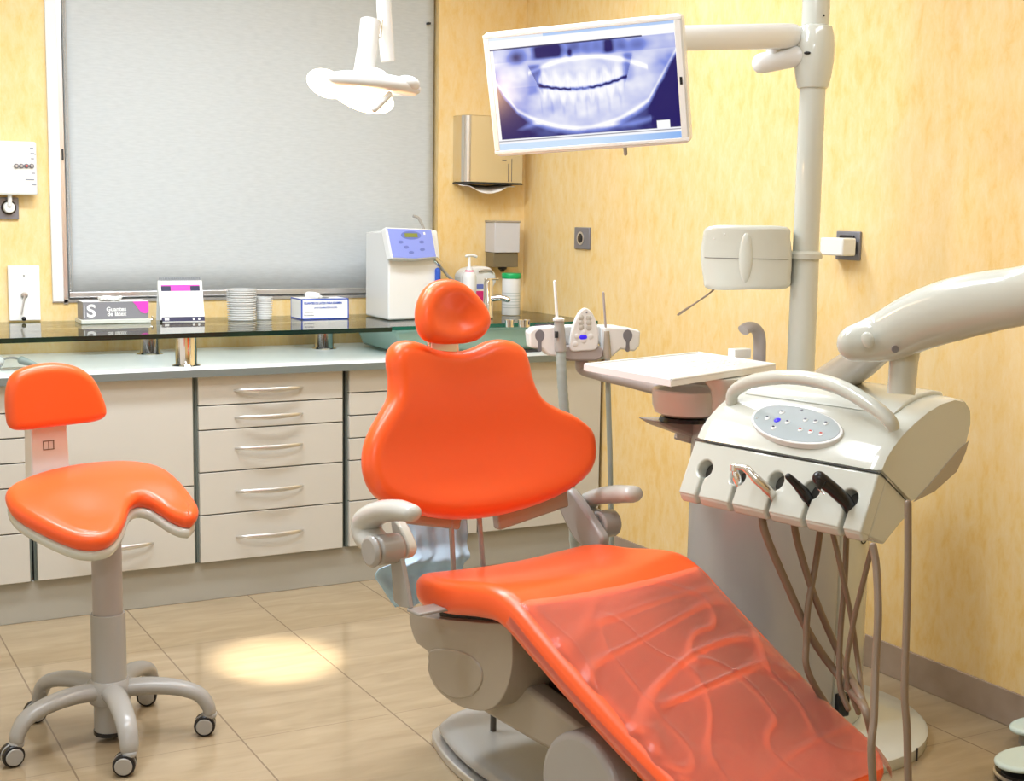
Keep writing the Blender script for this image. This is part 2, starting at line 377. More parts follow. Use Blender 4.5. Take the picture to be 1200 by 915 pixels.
# ------------------------------------------------------------------ room
XW, YW, XL, YF = 2.88, 5.20, -1.5, -1.6
wl, wr = PY(57, 200, YW).x, PY(513, 250, YW).x      # window opening
wb, wt = 1.0, 2.35
def quadwall(name, lo, hi, m):
    return struct(B().b2(lo, hi).out(name, m))
bb = B()
T = .12
bb.b2((XL, YW, 0), (wl, YW+T, CEIL)); bb.b2((wr, YW, 0), (XW+T, YW+T, CEIL)); bb.b2((wl, YW, 0), (wr, YW+T, wb)); bb.b2((wl, YW, wt), (wr, YW+T, CEIL))
struct(bb.out('wall_back', 'wall'))
quadwall('wall_right', (XW, YF, 0), (XW+T, YW, CEIL), 'wall')
quadwall('wall_left', (XL-T, YF, 0), (XL, YW+T, CEIL), 'pale')
quadwall('wall_front', (XL-T, YF-T, 0), (XW+T, YF, CEIL), 'wall')
quadwall('floor', (XL-T, YF-T, -.1), (XW+T, YW+T, 0), 'floor')
quadwall('ceiling', (XL-T, YF-T, CEIL), (XW+T, YW+T, CEIL+.1), 'ceil')
bd = B(); bd.b2((XW-.008, YF, 0), (XW, 4.58, .098)); struct(bd.out('baseboard_right', 'base', bevel=.002))
# window frame, left guide rail
yfr = YW+.06
def fx(px): return PY(px, 200, yfr).x
zp0, zp1 = PY(180, 318, yfr).z, PY(180, 38, yfr).z
wf = B(); wf.b2((wl, yfr, wb), (wr, yfr+.05, zp0)); wf.b2((wl, yfr, zp1), (wr, yfr+.05, wt))
for x0, x1 in ((wl, fx(92)), (fx(275), fx(306)), (fx(466), wr)): wf.b2((x0, yfr, zp0), (x1, yfr+.05, zp1))
wn = struct(wf.out('window_1', 'white'))
B().b2((wl, yfr+.02, wb), (wr, yfr+.024, wt)).out('window_glass', 'glass', wn)
sl = B(); sl.b2((wl-.0, YW-.006, wb-.004), (wr, YW+.058, wb+.006)); o = sl.out('window_sill', 'satin', wn)
# roller blind
root = thing('roller_blind', 'large pale grey roller blind drawn down over the window behind the glass shelf', 'blind', ((wl+wr)/2, YW+.03, wb))
yb = YW+.028
bl0 = PY(77, 200, yb).x; bl1 = wr-.012
V = []; F = []; nx, nz = 40, 12
for j in range(nz+1):
    for i in range(nx+1):
        x = bl0+(bl1-bl0)*i/nx; z = 1.03+(2.32-1.03)*j/nz
        V.append((x, yb+.0015*math.sin(i*.9), z))
for j in range(nz):
    for i in range(nx): a = j*(nx+1)+i; F.append((a, a+1, a+nx+2, a+nx+1))
o = link('blind_fabric', V, F, 'blind', root); md = o.modifiers.new('solid', 'SOLIDIFY'); md.thickness = .0012
B().b2((bl0, yb-.008, 1.012), (bl1, yb+.006, 1.034)).out('bottom_bar', 'satin', root, bevel=.003)
B().tube([(bl0, yb, 2.31), (bl1, yb, 2.31)], .024).out('roller', 'white', root)
g = B(); g.b2((wl, YW-.012, wb+.0), (wl+.040, YW+.02, 2.34)); g.out('guide_rail', 'white', root, bevel=.002)
g = B(); g.b2((wl+.040, YW-.006, wb-.01), (wl+.056, YW+.02, 2.34)); g.out('inner_rail', 'satin', root, bevel=.001)
g = B(); xx = wl+.064
g.tube([(xx, YW-.004, 2.2), (xx, YW-.004, 1.6), (xx+.002, YW-.004, 1.035)], .0015, 6); g.tube([(xx+.006, YW-.008, 2.2), (xx+.008, YW-.008, 1.03)], .0012, 6)
for i in range(90): g.ell((xx, YW-.006, 1.04+i*.0125), (.0028, .0028, .0028), n=8)
g.out('bead_chain', 'satin', root)
c = PY(73.5, 181, YW-.01); B().b2((c.x-.003, YW-.012, c.z-.02), (c.x+.003, YW-.002, c.z+.02)).out('chain_catch', 'dark', root)
c = PY(504, 27, YW); B().b2((c.x-.008, YW+.0, c.z-.005), (c.x+.004, YW+.02, c.z+.003)).out('fabric_clip', 'dark', root)
# ceiling lamps; the last fixture is added along with its fill light
for i, (x, y, p) in enumerate(LIGHTS):
    root = thing('ceiling_light', ['long white ceiling light over the front of the room', 'long white ceiling light above the stool', 'long white ceiling light over the arm of the unit', 'long white ceiling light above the chair backrest', 'long white ceiling light behind the camera', 'added long ceiling light near the right wall, brightening the right foreground'][i], 'ceiling light', (x, y, CEIL), 'long ceiling lights')
    b = B(); b.b2((x-.62, y-.17, CEIL-.035), (x+.62, y+.17, CEIL)); b.out('housing', 'white', root, bevel=.004)
    b = B(); b.b2((x-.59, y-.14, CEIL-.042), (x+.59, y+.14, CEIL-.036)); b.out('diffuser', 'tube', root)
# ------------------------------------------------------------------ cabinets
YC = 4.52; ZT = .785; ZB = .139
def handle(cx, z, parent, wd=.13, dep=.03):
    P = [(cx-wd, YC-.002, z), (cx-wd*.8, YC-dep*.72, z+.001), (cx-wd*.4, YC-dep, z), (cx, YC-dep*1.08, z-.001), (cx+wd*.4, YC-dep, z), (cx+wd*.8, YC-dep*.72, z+.001), (cx+wd, YC-.002, z)]
    P = catmull(P, 5); n = len(P); R = [.0035+.0055*math.sin(math.pi*i/(n-1)) for i in range(n)]
    return B().tube(P, R, 10, sq=(.55, 1)).out('handle', 'satin', parent)
def cabinet(x0, x1, zs, hs, label, door=False):
    root = thing('drawer_cabinet' if not door else 'door_cabinet', label, 'cabinet', ((x0+x1)/2, 4.86, 0), 'cream laminate base cabinets')
    b = B(); b.b2((x0-.009, YC+.016, ZB), (x1+.009, YW-.02, ZT)); b.out('body', 'gap', root)
    for i in range(len(zs)-1):
        b = B(); b.b2((x0, YC, zs[i+1]+.0022), (x1, YC+.018, zs[i]-.0022))
        isd = door and i == 0
        d = b.out('door' if isd else 'drawer', 'cab', root, bevel=.0012)
        if hs[i] is not None: handle((x0+x1)/2+hs[i][0], hs[i][1], d, hs[i][2])
    return root
zc = lambda px, py: PY(px, py, YC-.03).z
g3 = [PY(318, y, YC-.03).z for y in (456.5, 488, 524, 574, 627)]
cx3 = 1.5175
cabinet(1.258, 1.777, [ZT, .684, .600, .454, .306, ZB], [(PY(318, 456, YC-.03).x-cx3, z, .122) for z in g3], 'cream five-drawer cabinet with bow handles, between stool and dental chair')
cx2 = .981
cabinet(.724, 1.238, [ZT, .412, ZB], [None, (PY(134, 643, YC-.03).x-cx2, PY(134, 643, YC-.03).z, .135)], 'cream cabinet behind the stool, tall blank door over one drawer', True)
cabinet(.19, .700, [ZT, .694, .613, .532, .452, .303, ZB], [None]*6, 'cream cabinet with six blank drawer fronts at the left edge of the photo')
cabinet(1.803, 2.32, [ZT, .702, .620, .538, .457, .308, ZB], [None]*6, 'cream cabinet with six drawers, half hidden behind the orange backrest')
cabinet(2.344, 2.862, [ZT, ZB], [None], 'cream door cabinet in the corner under the sink', True)
b = B(); b.b2((.16, YC+.025, 0), (2.87, YC+.045, ZB-.002)); tag(b.out('plinth', 'plinth', bevel=.002), 'beige plinth board running along the floor under the cream cabinets', 'plinth')
b = B(); b.b2((.13, 4.492, ZT+.002), (2.878, YW-.002, .812))
wt_ = thing('worktop', 'long white worktop with grey edge lying on the cream cabinets', 'worktop', (1.5, 4.85, ZT))
b.out('slab', 'top', wt_, bevel=.002)
B().b2((.13, 4.485, ZT+.002), (2.878, 4.4915, .811)).out('edge_strip', 'edge', wt_)
# ------------------------------------------------------------------ glass shelf on steel posts
GZ = .930; GF = 4.55
gs = thing('glass_shelf', 'long green glass shelf standing on chrome posts above the white worktop', 'shelf', (1.3, 4.9, .812))
b = B(); b.b2((.10, GF+.003, GZ-.015), (1.98, YW-.003, GZ)); b.out('glass_pane', 'glass', gs)
b = B(); b.b2((.10, GF, GZ-.016), (1.98, GF+.003, GZ+.0005)); b.out('front_edge', 'gedge', gs)
def post(x, y, r=.036):
    b = B(); b.lathe([(r+.012, 0), (r+.012, .003), (r+.002, .006), (r, .010), (r, GZ-.812-.017)], (x, y, .812), n=36); b.out('post', 'chrome', gs)
for x, y in ((1.243, 4.61), (1.222, 5.03), (2.02-.13, 5.00), (.25, 4.61), (.25, 5.03)): post(x, y, .036)
# sink part of glass to the right of the chair head
sk = thing('glass_sink', 'pale green glass sink set beneath the shelf beside the corner', 'sink', (2.4, 4.85, .812))
b = B(); b.b2((1.984, GF+.03, GZ-.013), (2.876, YW-.003, GZ-.001)); b.out('glass_pane', 'glass', gs)
b = B(); b.b2((1.984, GF+.027, GZ-.014), (2.876, GF+.03, GZ)); b.out('green_edge', 'gedge2', gs)
b = B(); b.prism([(2.06, GF+.07, .822), (2.62, GF+.07, .822), (2.72, GF+.07, GZ-.02), (2.02, GF+.07, GZ-.02)], (0, .40, 0)); b.out('basin', 'frost', sk, bevel=.012, seg=3)
B().b2((2.04, GF+.055, .812), (2.63, GF+.09, .822)).out('basin_foot', 'dark', sk)
# ------------------------------------------------------------------ things on the glass shelf
Z0 = GZ+.001
def boxthing(name, label, cat, c, w, d, h, yawd, m, group=None):
    a = math.radians(yawd); U = Vector((math.cos(a), math.sin(a), 0)); V = Vector((0, 0, 1)); O = Vector(c)
    root = thing(name, label, cat, O, group); F = fr(O, U, V)      # normal U x Z = toward viewer (-y)
    return root, F
# glove box
r_, F = boxthing('glove_box', 'grey glove box with big white S and pink corner, a white glove poking out', 'box', (PZ(88, 377, GZ).x+.004, 5.005, Z0), .235, .115, .075, 0, 'gbox')
Wg = .232
def fbox(F, x0, x1, z0, z1, n0, n1):
    b = B(); pts = [F(x0, z0, n0), F(x1, z0, n0), F(x1, z1, n0), F(x0, z1, n0)]; b.prism(pts, F(0, 0, n1)-F(0, 0, n0)); return b
fbox(F, -.008, Wg+.008, 0, .016, .006, -.110).out('tray', 'cream', r_, bevel=.003)
fbox(F, 0, Wg, .016, .078, 0, -.100).out('carton', 'gbox', r_, bevel=.001)
fbox(F, -.0005, Wg+.0005, .0782, .0795, .0008, -.1).out('carton_top', 'paper', r_)
b = plate(F, [(.175, .078), (.2325, .078), (.2325, .040), (.222, .034), (.207, .037), (.195, .052), (.186, .066)], .0002, .0016); b.out('pink_corner', 'magenta', r_)
text('size_letter', 'S', fr(F(.012, .026, .001), (1, 0, 0), (0, 0, 1)), .062, 'paper', r_, bold=True, sx=1.15)
b = fbox(F, .004, .0055, .022, .068, .0002, .0014); b.out('bar_mark', 'paper', r_)
text('print_line', 'Guantes', fr(F(.152, .045, .001), (1, 0, 0), (0, 0, 1)), .021, 'paper', r_, align='RIGHT', bold=True)
text('print_line', 'de látex', fr(F(.152, .028, .001), (1, 0, 0), (0, 0, 1)), .021, 'paper', r_, align='RIGHT', bold=True)
b = B(); random.seed(3)
for i in range(7):
    a = F(.075+.008*i, .080, -.03-.006*(i % 2)); b.tube(catmull([a, a+Vector((random.uniform(-.02, .02), -.01, .012)), a+Vector((random.uniform(-.03, .03), -.03, .008))], 4), [.008, .010, .0105, .010, .009, .008, .008, .007, .005], 10, sq=(1, .6), rnd=True)
b.out('glove', 'paper', r_)
b = B(); b.tube([F(Wg-.002, .008, .002), F(Wg+.014, .012, .004), F(Wg+.012, .022, .004)], .003, 8, rnd=True); b.out('clip', 'steel', r_)
# calendar
r_, F = boxthing('desk_calendar', 'white spiral desk calendar with magenta header strip standing on the glass shelf', 'calendar', (PZ(183, 376, GZ).x, 5.04, Z0), 0, 0, 0, -3, '')
wc, hc, lean = .162, .150, .042
def sheet(nb, nt, t=.002, m='paper', nm='page', x0=0, x1=wc, z0=0, z1=hc):
    def PP(x, z, n):
        k = z/hc; return F(x, z, nb+(nt-nb)*k+n)
    b = B(); b.prism([PP(x0, z0, 0), PP(x1, z0, 0), PP(x1, z1, 0), PP(x0, z1, 0)], F(0, 0, -t)-F(0, 0, 0)); return b.out(nm, m, r_)
sheet(.03, -.012); sheet(-.055, -.014, .002, 'paper', 'back_board')
sheet(.0306, -.0114, .0008, 'magenta', 'header_strip', .010, wc-.010, hc-.038, hc-.016)
sheet(.0310, -.0110, .0008, 'navy', 'header_end', .010, .045, hc-.038, hc-.020); sheet(.0310, -.0110, .0008, 'navy', 'header_end', wc-.045, wc-.010, hc-.038, hc-.020)  # navy blocks at both ends of the header strip
sheet(.0306, -.0114, .0008, 'navy', 'footer_strip', .004, wc, .002, .018)
for x in (.015, .118, .138): sheet(.0310, -.0110, .0006, 'paper', 'footer_mark', x, x+(.016 if x < .1 else .007), .006, .014)
b = B()
for i in range(22):
    x = .008+i*(wc-.016)/21; c = F(x, hc, -.014); b.tube([c+Vector((0, .006*math.cos(a), .005+.006*math.sin(a))) for a in [k*math.pi/5 for k in range(10)]], .0009, 5, closed=True)
b.out('spiral', 'greytext', r_)
B().ell(F(.002, .004, .032), (.005, .005, .005)).out('foot_knob', 'black', r_)
# stacks of white cups / dishes
def cupstack(px, h, rad, n, y, label):
    c = PZ(px, 375, GZ); root = thing('cup_stack', label, 'cups', (c.x, y, Z0), 'stacks of white ribbed cups')
    b = B(); st = h/n; prof = [(rad*.86, 0), (rad*.9, .0)]
    for i in range(n):
        z = i*st; k = .90+.10*i/n
        prof += [(rad*k*.82, z+.0005), (rad*k*.82, z+st*.42), (rad*k, z+st*.5), (rad*k, z+st*.88), (rad*k*.82, z+st*.95)]
    prof += [(rad*.97, h), (rad*.90, h), (rad*.86, h-.01)]
    b.lathe(prof, (c.x, y, Z0), n=36); b.out('cups', 'white', root); return root
cupstack(282.5, .118, .058, 14, 5.02, 'taller left stack of thin white cups on the glass shelf')
cupstack(313, .085, .036, 10, 5.04, 'shorter right stack of thin white cups beside the tissue box')
# blue and white tissue box
p0 = PZ(350, 374, GZ); p1 = PZ(409.5, 374, GZ)
r_, F = boxthing('tissue_box', 'white glove carton with blue edges and open top on the glass shelf', 'box', (p0.x, 4.97, Z0), 0, 0, 0, 0, '')
wb_ = .192; hb = .078; db = .12
fbox(F, 0, wb_, 0, hb, 0, -db).out('carton', 'paper', r_, bevel=.001)
b = B()
e = .0035
for s_ in (fbox(F, -.0006, wb_+.0006, 0, e, .0012, -db), fbox(F, -.0006, wb_+.0006, hb-e, hb+.0006, .0012, -.004), fbox(F, -.0008, e*1.2, 0, hb, .0012, -.003), fbox(F, wb_-e, wb_+.0008, 0, hb, .0012, -.003), fbox(F, -.0008, .001, hb-e, hb+.0006, 0, -db), fbox(F, wb_-.001, wb_+.0008, hb-e, hb+.0006, 0, -db), fbox(F, -.0008, .0, 0, hb, -db+.004, -db)): b.add(s_.v, s_.f)
b.out('blue_border', 'blue', r_)
text('print_line', 'GUANTES DE LATEX PARA EXAMEN', fr(F(.010, .058, .0008), (1, 0, 0), (0, 0, 1)), .0115, 'blue', r_, sx=.83, bold=True)
text('print_line', 'LATEX EXAMINATION GLOVES', fr(F(.050, .041, .0008), (1, 0, 0), (0, 0, 1)), .0085, 'blue', r_, sx=.8)
text('print_line', '100 unidades', fr(F(.010, .026, .0008), (1, 0, 0), (0, 0, 1)), .0075, 'greytext', r_)
text('print_line', 'Sin esterilizar', fr(F(.010, .014, .0008), (1, 0, 0), (0, 0, 1)), .0075, 'greytext', r_)
o_ = [F(.06+.045*math.cos(a), hb+.0012, -.05+.02*math.sin(a)) for a in [k*math.pi/8 for k in range(16)]]
B().prism([F(.10+.03*math.cos(a), hb+.0008, -.05+.02*math.sin(a)) for a in [k*math.pi/8 for k in range(16)]], (0, 0, .0006)).out('opening', 'dark', r_)
B().tube(catmull([F(.035, hb, -.05), F(.045, hb+.014, -.05), F(.07, hb+.012, -.03), F(.09, hb+.006, -.03)], 5), [.004]*3+[.012]*5+[.013]*5+[.006]*3, 10, sq=(.5, 1), rnd=True).out('glove', 'paper', r_)
# water / autoclave unit
r_ = thing('sterilising_unit', 'tall white countertop device with blue control panel and small display', 'device', (2.2, 4.95, Z0))
FL, FR_, BL_ = Vector((2.105, 4.86, Z0)), Vector((2.338, 4.905, Z0)), Vector((1.99, 5.07, Z0))
FL = PZ(455, 375.5, GZ); BLk = PZ(420, 368, GZ); BLk = FL+(BLk-FL).normalized()*.255
FR_ = PZ(513, 373, GZ); Ud = (FR_-FL); Ud.z = 0; Wd = Ud.length+.01; Ud.normalize(); Vb = (BLk-FL); Vb.z = 0; dl = Vb.length
Zt = PY(456, 300, FL.y).z-Z0; Zb = PY(424, 273, BLk.y).z-Z0; Ztop = PY(452, 266.5, FL.y).z-Z0
Nf = Vector((Ud.y, -Ud.x, 0))
h1, h2 = PY(458, 300, FL.y).z, PY(452, 270, FL.y).z
Fd = fr(FL, Ud, (0, 0, 1))
body = [FL.copy(), FL+Vector((0, 0, h1-GZ)), FL-Nf*.045+Vector((0, 0, h2-GZ)), FL-Nf*.10+Vector((0, 0, h2-GZ-.002))]
# side profile extruded along the front
dv = Ud*Wd
bk = Vb.normalized()*dl
P0 = FL+Vector((0, 0, .001)); side = [P0, P0+Vector((0, 0, h1-GZ)), P0+Vb.normalized()*.03+Vector((0, 0, h2-GZ)), P0+bk+Vector((0, 0, h2-GZ-.012)), P0+bk]
B().prism(side, dv).out('body', 'white', r_, bevel=.008, seg=3)
# inclined control panel
pc = [PY(451.5, 267.5, FL.y-.02), PY(505.5, 269, FL.y+.005), PY(512, 302, FL.y-.018), PY(459, 303, FL.y-.035), PY(456, 300, FL.y-.033)]
pA, pB, pC, pD = PY(451, 266.5, FL.y-.004), PY(506, 268.5, FL.y+.034), PY(512, 302, FL.y+.004), PY(458, 303, FL.y-.038)
Up = ((pB-pA)+(pC-pD)).normalized(); Vp = (pA-pD); Vp = (Vp-Up*Vp.dot(Up)).normalized(); Np = Up.cross(Vp)
Op = (pA+pB+pC+pD)/4
def pl(p): q = p-Op; return (q.dot(Up), q.dot(Vp))
q4 = [pl(p) for p in (pD, pC, pB, pA)]
mid = ((q4[0][0]+q4[1][0])/2, (q4[0][1]+q4[1][1])/2-.006)
out_ = [q4[0], mid, q4[1], q4[2], q4[3]]
Fp = lambda a, b, c=0: Op+Up*a+Vp*b+Np*c
def scl(P, k): cx = sum(p[0] for p in P)/len(P); cy = sum(p[1] for p in P)/len(P); return [(cx+(p[0]-cx)*k, cy+(p[1]-cy)*k) for p in P]
pnl = plate(Fp, out_, -.030, .004).out('control_panel', 'white', r_, bevel=.003)
plate(Fp, scl(out_, .93), .0041, .0055).out('panel_face', 'lblue', pnl)
plate(Fp, [(x*1, y) for x, y in circ(.047, 28, 0, .030, .36)], .0056, .0062).out('display_bezel', 'mblue', pnl)
plate(Fp, [(-.030, .022), (.030, .022), (.030, .038), (-.030, .038)], .0063, .0069).out('display', 'lcd', pnl)
for kx, ky in ((-.058, .003), (-.034, -.017), (-.012, -.038), (.050, .004), (.048, -.026)):
    plate(Fp, [(x, y) for x, y in circ(.0115, 16, kx*.9, ky, .5)], .0056, .0066).out('key', 'mblue', pnl)
plate(Fp, [(.060, .033), (.068, .033), (.068, .043), (.060, .043)], .0056, .0062).out('logo_mark', 'paper', pnl)
c = Fd(Wd*.78-.02, PY(478, 363, FL.y).z-GZ, .0005)
Fq = fr(c, Ud, (0, 0, 1)); plate(Fq, circ(.034, 28, 0, 0, .32), 0, .002).out('oval_badge', 'mblue', r_)
plate(Fq, circ(.027, 24, 0, 0, .22), .0021, .0028).out('badge_centre', 'lblue', r_)
# hose and handpiece at its right side
b = B(); yy = FR_.y+.05
b.tube(catmull([PY(484, 253, yy), PY(492, 258, yy), PY(503, 285, yy), PY(513, 308, yy), PY(524, 322, yy), PY(533, 332, yy), PY(537, 350, yy)], 6), .006, 8); b.out('hose', 'grey', r_)
b = B(); b.tube([PY(509, 303, yy-.05), PY(516, 310, yy-.05)], .013, 12); b.out('hose_clip', 'steel', r_)
b = B(); b.tube([PY(513, 317, yy-.06), PY(513, 336, yy-.06)], .0115, 12, rnd=True); b.out('blue_grip', 'blue', r_)
# jug bottle with handle + pump, canister, faucet, cups
yj = 5.02
cj = PZ(560, 374, GZ); cj = Vector((PY(556, 360, yj).x, yj, Z0))
r_ = thing('jug_bottle', 'white plastic jug with arched handle and pink label beside the faucet', 'bottle', cj)
ol = [PY(541, 372, yj), PY(541, 322, yj), PY(547, 315, yj), PY(556, 313, yj), PY(566, 312, yj), PY(575, 313, yj), PY(581, 320, yj), PY(583, 330, yj), PY(578, 338, yj), PY(576, 372, yj)]
for p in (ol[0], ol[-1]): p.z = Z0
b = B(); b.prism(ol, (0, .075, 0)); b.out('body', 'white', r_, bevel=.012, seg=4)
b = B(); b.tube(catmull([PY(562, 318, yj-.004), PY(568, 316.5, yj-.004), PY(575, 317, yj-.004), PY(577, 319, yj-.004)], 4), .0045, 8, rnd=True); b.out('handle_hole', 'darkcream', r_)
b = B(); a_, c_ = PY(558, 341, yj-.002), PY(568, 357, yj-.002); b.prism([(a_.x, yj-.002, c_.z), (c_.x, yj-.002, c_.z), (c_.x, yj-.002, a_.z), (a_.x, yj-.002, a_.z)], (0, .0022, 0)); b.out('label_patch', 'pink', r_)
b = B(); a_, c_ = PY(559, 333, yj-.002), PY(568, 338, yj-.002); b.prism([(a_.x, yj-.002, c_.z), (c_.x, yj-.002, c_.z), (c_.x, yj-.002, a_.z), (a_.x, yj-.002, a_.z)], (0, .0022, 0)); b.out('blue_lettering', 'mblue', r_)
yp = 4.93; cp = Vector((PY(549.5, 360, yp).x, yp, Z0)); zt = PY(549, 318, yp).z-Z0; zn = PY(549, 300, yp).z-Z0
r_ = thing('pump_bottle', 'white pump dispenser bottle with red neck ring standing before the jug', 'bottle', cp)
B().lathe([(.027, 0), (.029, .004), (.029, zt-.022), (.024, zt-.006), (.016, zt)], cp, n=28).out('body', 'white', r_)
B().lathe([(.0165, zt-.002), (.0175, zt+.001), (.0165, zt+.005)], cp, n=24).out('neck_ring', 'pink', r_)
B().lathe([(.015, zt+.005), (.013, zt+.012), (.006, zt+.022), (.005, zn-.004)], cp, n=20).out('collar', 'white', r_)
zz = cp.z+zn
B().tube(catmull([(cp.x-.014, yp, zz), (cp.x, yp, zz+.003), (cp.x+.018, yp, zz+.002), (cp.x+.03, yp, zz-.002)], 4), .006, 10, rnd=True).out('pump_head', 'white', r_)
cc = PZ(598.5, 369, GZ); cc = Vector((cc.x-.0, min(cc.y, 5.05), Z0)); ztc = PY(598, 320, cc.y).z-Z0
r_ = thing('canister', 'white cylindrical wipes canister with bright green lid', 'canister', cc)
B().lathe([(.0365, 0), (.038, .003), (.038, ztc-.022), (.036, ztc-.020)], cc, n=32).out('body', 'white', r_)
B().lathe([(.0385, ztc-.022), (.040, ztc-.019), (.040, ztc-.003), (.038, ztc), (.03, ztc)], cc, n=32).out('lid', 'green', r_, label='bright green screw lid')
b = B()
for i in range(6): b.lathe([(.0382, .03+.012*i), (.0384, .0305+.012*i), (.0384, .0315+.012*i), (.0382, .032+.012*i)], cc, n=32)
b.out('label_lines', 'greyhose', r_)
yf = 4.83; cf = Vector((PY(572, 350, yf).x, yf, GZ))
r_ = thing('faucet', 'chrome mixer faucet behind the orange headrest', 'faucet', cf)
zf = PY(572, 328, yf).z-GZ
B().lathe([(.021, 0), (.022, .004), (.019, .010), (.019, zf-.01), (.017, zf)], cf, n=28).out('body', 'chrome', r_)
B().tube(catmull([(cf.x, yf, GZ+zf*.50), (cf.x+.035, yf-.03, GZ+zf*.55), (cf.x+.062, yf-.05, GZ+zf*.50)], 5), [.013]*6+[.011]*5, 14, rnd=True).out('spout', 'chrome', r_)
B().box((cf.x+.014, yf, GZ+zf+.003), (.06, .02, .007)).out('lever', 'chrome', r_, bevel=.003)
for i, (px, rr, hh, nm) in enumerate(((597, .018, .026, 'left small steel cup on the green glass counter'), (614, .024, .026, 'right wider steel dish on the green glass counter'))):
    c = PZ(px, 383, GZ); root = B().lathe([(rr*.8, 0), (rr*.85, 0), (rr, hh), (rr*.94, hh), (rr*.8, .003)], (c.x, c.y, GZ), n=28).out('steel_cup', 'chrome')
    tag(root, nm, 'cup', 'steel cups by the sink')
b = B(); p = PZ(642, 383, GZ); b.b2((p.x-.045, p.y-.02, GZ), (p.x+.035, p.y+.02, GZ+.010)); tag(b.out('blue_packet', 'navy', bevel=.003), 'small dark blue packet lying on the glass counter against the wall', 'packet')
# item at far left of the worktop
c = PZ(14, 432, .812); r_ = thing('suction_tool', 'white and grey tool with green tip lying on the worktop at the left edge', 'tool', (c.x, c.y, .813))
cx, cy = c.x, c.y
B().tube([(cx-.16, cy+.06, .84), (cx-.04, cy+.02, .835)], [.022, .020], 16, rnd=True).out('body', 'white', r_)
B().tube(catmull([(cx-.06, cy, .83), (cx+.0, cy+.03, .846), (cx+.05, cy+.02, .832)], 5), .004, 8).out('loop', 'grey', r_)
B().tube([(cx+.035, cy+.02, .836), (cx+.075, cy+.01, .822)], [.014, .008], 12, rnd=True).out('green_tip', 'greyhose', r_)
B().box((cx+.0, cy-.02, .8145), (.16, .05, .003)).out('base_strip', 'grey', r_)
# ------------------------------------------------------------------ fixtures on the back wall
def wallbox(name, label, cat, x0, y0, x1, y1, d, m, bev=.006, group=None):
    a, c = PY(x0, y0, YW-d), PY(x1, y1, YW-d); root = thing(name, label, cat, ((a.x+c.x)/2, YW, c.z), group)
    B().b2((a.x, YW-d, c.z), (c.x, YW, a.z)).out('body', m, root, bevel=bev, seg=3); return root, a, c
r_, a, c = wallbox('wall_box', 'white control box with a row of round buttons mounted on the wall', 'control box', -40, 163, 44.5, 229, .06, 'white', .008)
for i, px in enumerate((19, 25, 31, 37)):
    q = PY(px, 194.5, YW-.061); B().lathe([(.0085, 0), (.0085, .004), (.006, .006)], q, (0, -1, 0), 16).out('button', 'sock', r_)
    B().lathe([(.0045, .006), (.003, .009)], q, (0, -1, 0), 12).out('button_cap', 'redmark' if i == 2 else 'satin', r_)
b = B()
for px, py, ww in ((37, 173.5, .012), (38, 180, .014), (41, 180.8, .004), (38, 186, .010), (39, 203, .012), (35, 210.5, .03), (40, 216.5, .014), (14.5, 194.5, .003)):
    q = PY(px, py, YW-.0605); b.box(q, (ww, .001, .004))
b.out('marking', 'greytext', r_)
r_, a, c = wallbox('wall_socket', 'grey wall socket with white round plug below the control box', 'socket', -8, 231, 22.5, 257, .012, 'sock', .003)
q = PY(10, 243, YW-.013); B().lathe([(.026, 0), (.026, .003), (.022, .003)], q, (0, -1, 0), 28).out('socket_well', 'black', r_)
B().lathe([(.020, 0), (.020, .018), (.017, .022)], q, (0, -1, 0), 24).out('plug', 'white', r_)
B().tube(catmull([q+Vector((0, -.02, .004)), q+Vector((.002, -.022, .03)), q+Vector((.002, -.02, .05))], 4), .008, 10).out('cord', 'white', r_)
r_, a, c = wallbox('roller_winder', 'white rectangular wall plate with a metal crank hanging from its ring', 'wall plate', 9, 311.5, 48, 375, .016, 'paper', .003)
q = PY(28.5, 346, YW-.018); B().lathe([(.012, 0), (.012, .006), (.007, .010), (.004, .010)], q, (0, -1, 0), 20).out('ring', 'satin', r_)
B().tube([q+Vector((0, -.012, 0)), PY(25, 369, YW-.035)], .0035, 8).out('crank', 'satin', r_)
B().ell(PY(28, 373.5, YW-.036), (.008, .008, .008)).out('crank_knob', 'black', r_)
q = PY(28, 323, YW-.0165); B().lathe([(.004, 0), (.003, .001)], q, (0, -1, 0), 12).out('screw_cap', 'grey', r_)
# towel dispenser
D = .11; a = PY(545, 134, YW-D); c = PY(612.5, 215, YW-D)
a.x += 0; c.x = min(c.x, XW-.03); c0 = a.z
r_ = thing('towel_dispenser', 'shiny steel paper towel dispenser on the wall beside the screen', 'dispenser', ((a.x+c.x)/2, YW, c.z))
pr = []
R = .035
for i in range(7):
    t = math.radians(90*i/6); pr.append((a.x+R-R*math.cos(t)-0, YW-D+R-R*math.sin(t)))
prof2 = [(a.x, YW)]+[(x, y) for x, y in pr]+[(c.x, YW-D), (c.x, YW)]
B().prism([(x, y, c.z) for x, y in prof2], (0, 0, c0-c.z)).out('cover', 'steel', r_, bevel=.003)
b = B()
for px in (596, 600): q0 = PY(px, 186 if px == 600 else 192, YW-D-.0008); q1 = PY(px, 213, YW-D-.0008); b.prism([(q0.x-.0012, q0.y, q1.z), (q0.x+.0012, q0.y, q1.z), (q0.x+.0012, q0.y, q0.z), (q0.x-.0012, q0.y, q0.z)], (0, .001, 0))
q = PY(591, 188, YW-D-.0008); b.box(q, (.02, .001, .004)); b.out('sight_slot', 'slot', r_)
b = B(); b.prism([(x, y, c.z-.006) for x, y in prof2], (0, 0, .005)); b.out('bottom_lip', 'dark', r_)
V = []; F_ = []; nx = 24
